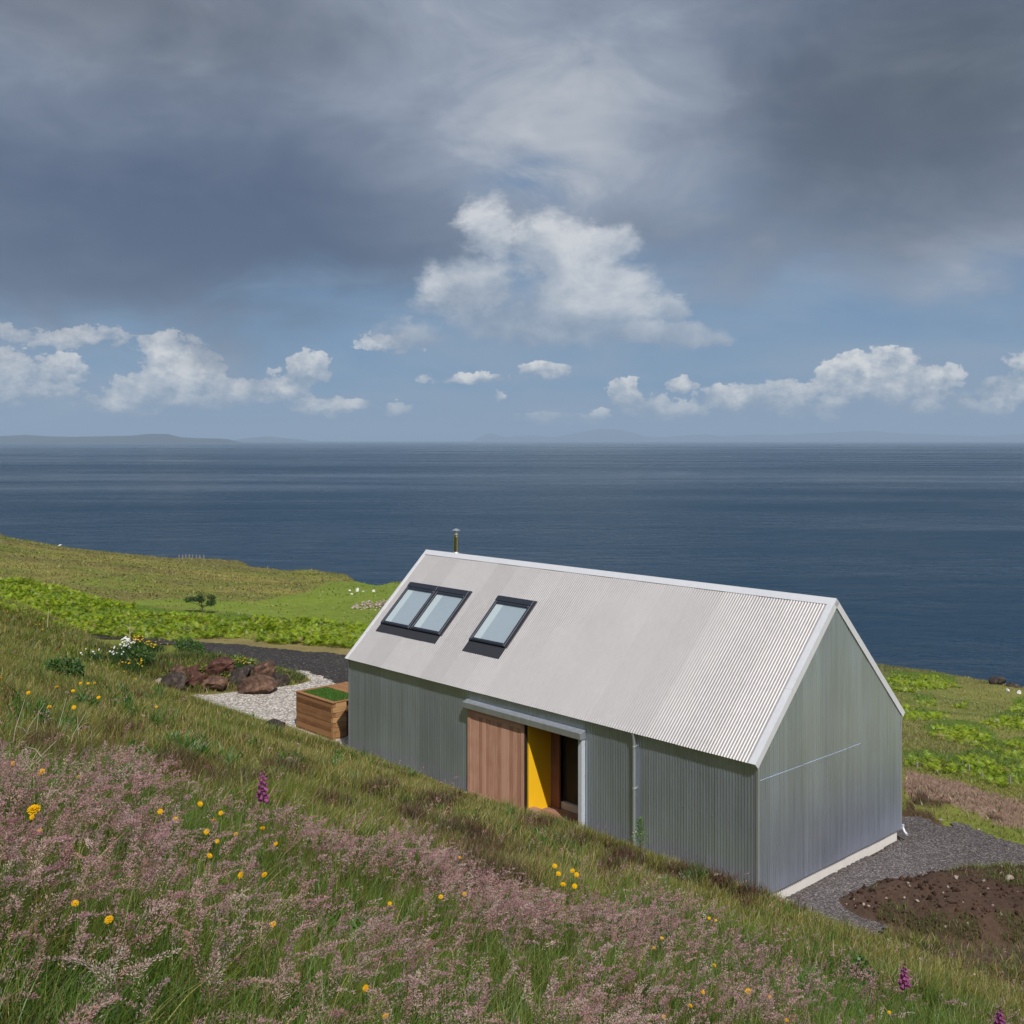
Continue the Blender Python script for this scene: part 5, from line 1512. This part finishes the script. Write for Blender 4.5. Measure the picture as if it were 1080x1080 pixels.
# coast rocks of the right headland
for a in [(1052, 722, 19, 9, 'rock_dark', 'largest dark rock on the edge of the right headland'), (1036, 716, 12, 6, 'rock_brown', 'low brown rock just left of the largest headland rock'), (1010, 710, 12, 5, 'rock_pale', 'pale low rock on the edge of the right headland'), (1070, 725, 16, 7, 'rock_dark', 'dark rock right of the largest headland rock')]:
    boulder('coast_rock', *a, 'rock', 'rocks along the edge of the headland', 3)
for a in [(1063, 730, 4, 4, 'rock_white', 'white stone left of the other near the headland edge'), (1075, 732, 6, 4, 'rock_white', 'larger white stone near the headland edge at the right border'), (1024, 713, 3, 2.5, 'rock_white', 'tiny white stone near the pale low headland rock'), (1053, 763, 10, 4, 'rock_pale', 'pale stone lying in the bracken on the right headland')]:
    boulder('white_stone', *a, 'stone', 'pale stones on the right headland', 3)
for a in [(377, 624, 5, 5, 'rock_white', 'largest white stone in the far field by the roof edge'), (394, 624.5, 3.5, 3.5, 'rock_white', 'white stone right of the largest one in the far field'), (369, 624, 3, 2.5, 'rock_white', 'white stone left of the largest one in the far field'), (371, 627, 3, 2, 'rock_white', 'small white stone below the largest one in the far field'), (63, 576, 4, 2.2, 'rock_white', 'white stone high on the far left shore'), (383, 624.5, 2.6, 2, 'rock_white', 'tiny white stone between the two brightest far ones')]:
    boulder('white_stone', *a, 'stone', 'white stones in the far field', 2, None, 80)
# stones on the soil heap
for i, a in enumerate([(1009, 928, 6, 6, 'pale stone on the upper rim of the soil heap'), (968, 952, 5, 3, 'small stone in the middle left of the soil heap'), (954, 948, 3.5, 3, 'small stone left of the middle of the soil heap'), (958, 933, 4, 3, 'stone on the gravel side of the soil heap'), (935, 950, 4, 3, 'stone near the left tip of the soil heap'),
                       (916, 957, 5, 3, 'stone at the left tip of the soil heap'), (911, 955, 4, 3, 'pale stone at the very tip of the soil heap'), (995, 944, 3, 2.4, 'tiny stone in the middle of the soil heap'), (1020, 976, 3, 2.6, 'tiny stone on the lower part of the soil heap'), (1000, 937, 3.5, 3, 'tiny stone below the pale rim stone'), (974, 947, 3.5, 4, 'dark stone in the middle of the soil heap'),
                       (1032, 877, 5, 4, 'pale stone on the far edge of the gravel yard'), (1049, 858, 5, 4, 'grey stone on the bank beyond the gravel yard'), (993, 867, 6, 3.5, 'pale stone on the bank behind the far corner of the house'), (1066, 929, 12, 6, 'pale flat rubble at the right edge of the soil heap'), (1042, 938, 4, 2, 'flat stone under the weeds on the soil heap')]):
    px, py, w, h, lab = a
    boulder('loose_stone', px, py, w * .75, h * .8, 'rock_pale' if i != 10 else 'rock_dark', lab, 'stone', 'stones on the soil heap and yard edge', 2, None, 15, .2)
# rubble heap in the far field
def rubble():
    p = march(398, 640, 0, None, 80); k = p.y / FPX
    bm = bmesh.new(); rs = random.Random(21)
    for i in range(190):
        t = rs.random(); x = (rs.uniform(-26, 32)) * k; 
        yy = rs.gauss(0, 2.2); hgt = max(0, (1 - abs(yy) / 4.5)) * (1.2 + x / (32 * k) * 1.2) * 6 * k
        z = rs.uniform(0, 1) * max(.2, hgt); r = rs.uniform(.8, 2.1) * k
        gz = float(ground(np.array([p.x + x]), np.array([p.y + yy]))[0])
        v = bmesh.ops.create_icosphere(bm, subdivisions=1, radius=1)['verts']
        M_ = Matrix.Translation((p.x + x, p.y + yy, gz + z)) @ Matrix.Rotation(rs.uniform(0, 6), 4, Vector((rs.random(), rs.random(), 1)).normalized()) @ Matrix.Diagonal((r, r * rs.uniform(.6, 1), r * rs.uniform(.45, .8), 1))
        bmesh.ops.transform(bm, matrix=M_, verts=v)
    me = bpy.data.meshes.new('stone_rubble'); bm.to_mesh(me); bm.free()
    tag(link('stone_rubble', me, M['rock_pale']), 'heap of grey brown rubble from a fallen wall in the far field', 'rubble', kind='stuff')
rubble()

# fence posts
pm = MB(); pm.prism([(-.05, -.04), (.05, -.045), (.052, .04), (-.048, .045)], lambda p, z: (p[0], p[1], z), -.2, 1.0); pmo = None
def post(px, py, h, w, label, group, y0=20):
    global pmo
    p = march(px, py, 0, None, y0)
    while p is None: py += 1; p = march(px, py, 0, None, y0)
    if pmo is None: pmo = pm.build('fence_post', M['post_wood'], None, bevel=.012); o = pmo
    else: o = pmo.copy(); COL.objects.link(o)
    o.location = p; k = p.y / FPX; o.scale = (w * k / .1, w * k / .1, h * k); o.rotation_euler = (R(random.uniform(-3, 3)), R(random.uniform(-4, 4)), random.uniform(0, 3))
    tag(o, label, 'fence post', group)
for i, px in enumerate([189, 192.5, 196, 199.5, 203, 207, 211, 215]):
    post(px, 588.5 + (px - 189) * .05, 4.2, .9, 'thin pale fence post in the row on the far cliff edge', 'pale posts along the far cliff edge', 100)
post(282, 594, 2.6, .8, 'small pale post right of the row on the far cliff edge', None, 100)
post(106, 609, 4.5, .8, 'short pale post alone in the far left moor', None, 90)
for (px, py, h, lab) in [(967, 811, 7, 'leftmost short fence post at the bracken edge by the house corner'), (999, 812, 5, 'low fence post in the bracken, second from the house corner'), (1022, 815, 8, 'middle fence post at the bracken edge'), (1036, 822, 8, 'fence post at the bracken edge, left of the tallest'), (1065, 829, 11, 'tallest fence post at the bracken edge on the right')]:
    post(px, py, h, 2.0, lab, 'fence posts along the bracken on the right', 26)
# clods and chips lying in the dug soil
def clods():
    vs, fs, cs = [], [], []; n = 0
    X = RNG.uniform(6.6, 16, 5200); Y = RNG.uniform(19.6, 25, 5200)
    k = soil_r2(X, Y) < 1.0; X, Y = X[k], Y[k]; Z = ground(X, Y)
    o = np.array([(1, 0, 0), (-1, 0, 0), (0, 1, 0), (0, -1, 0), (0, 0, 1), (0, 0, -1)], float)
    f = np.array([(0, 2, 4), (2, 1, 4), (1, 3, 4), (3, 0, 4), (2, 0, 5), (1, 2, 5), (3, 1, 5), (0, 3, 5)])
    m = len(X); s = RNG.gamma(2., .013, m).clip(.008, .08)
    V = np.stack([X, Y, Z], -1)[:, None] + o[None] * s[:, None, None] * RNG.uniform(.5, 1.2, (m, 6, 1)) + RNG.normal(0, .2, (m, 6, 3)) * s[:, None, None]
    F = np.arange(m)[:, None, None] * 6 + f[None]
    c = pick([[.07, .040, .029], [.11, .065, .046], [.045, .027, .021], [.34, .27, .22]], [.42, .3, .22, .06], m)
    tag(link('soil_clods', np_mesh('soil_clods', V.reshape(-1, 3), F.reshape(-1, 3), np.repeat(c, 6, 0)), M['seed']), 'loose crumbs and chips on the bare brown soil', 'soil', kind='stuff')
clods()
print('tris', NB, NS, n1, n2)
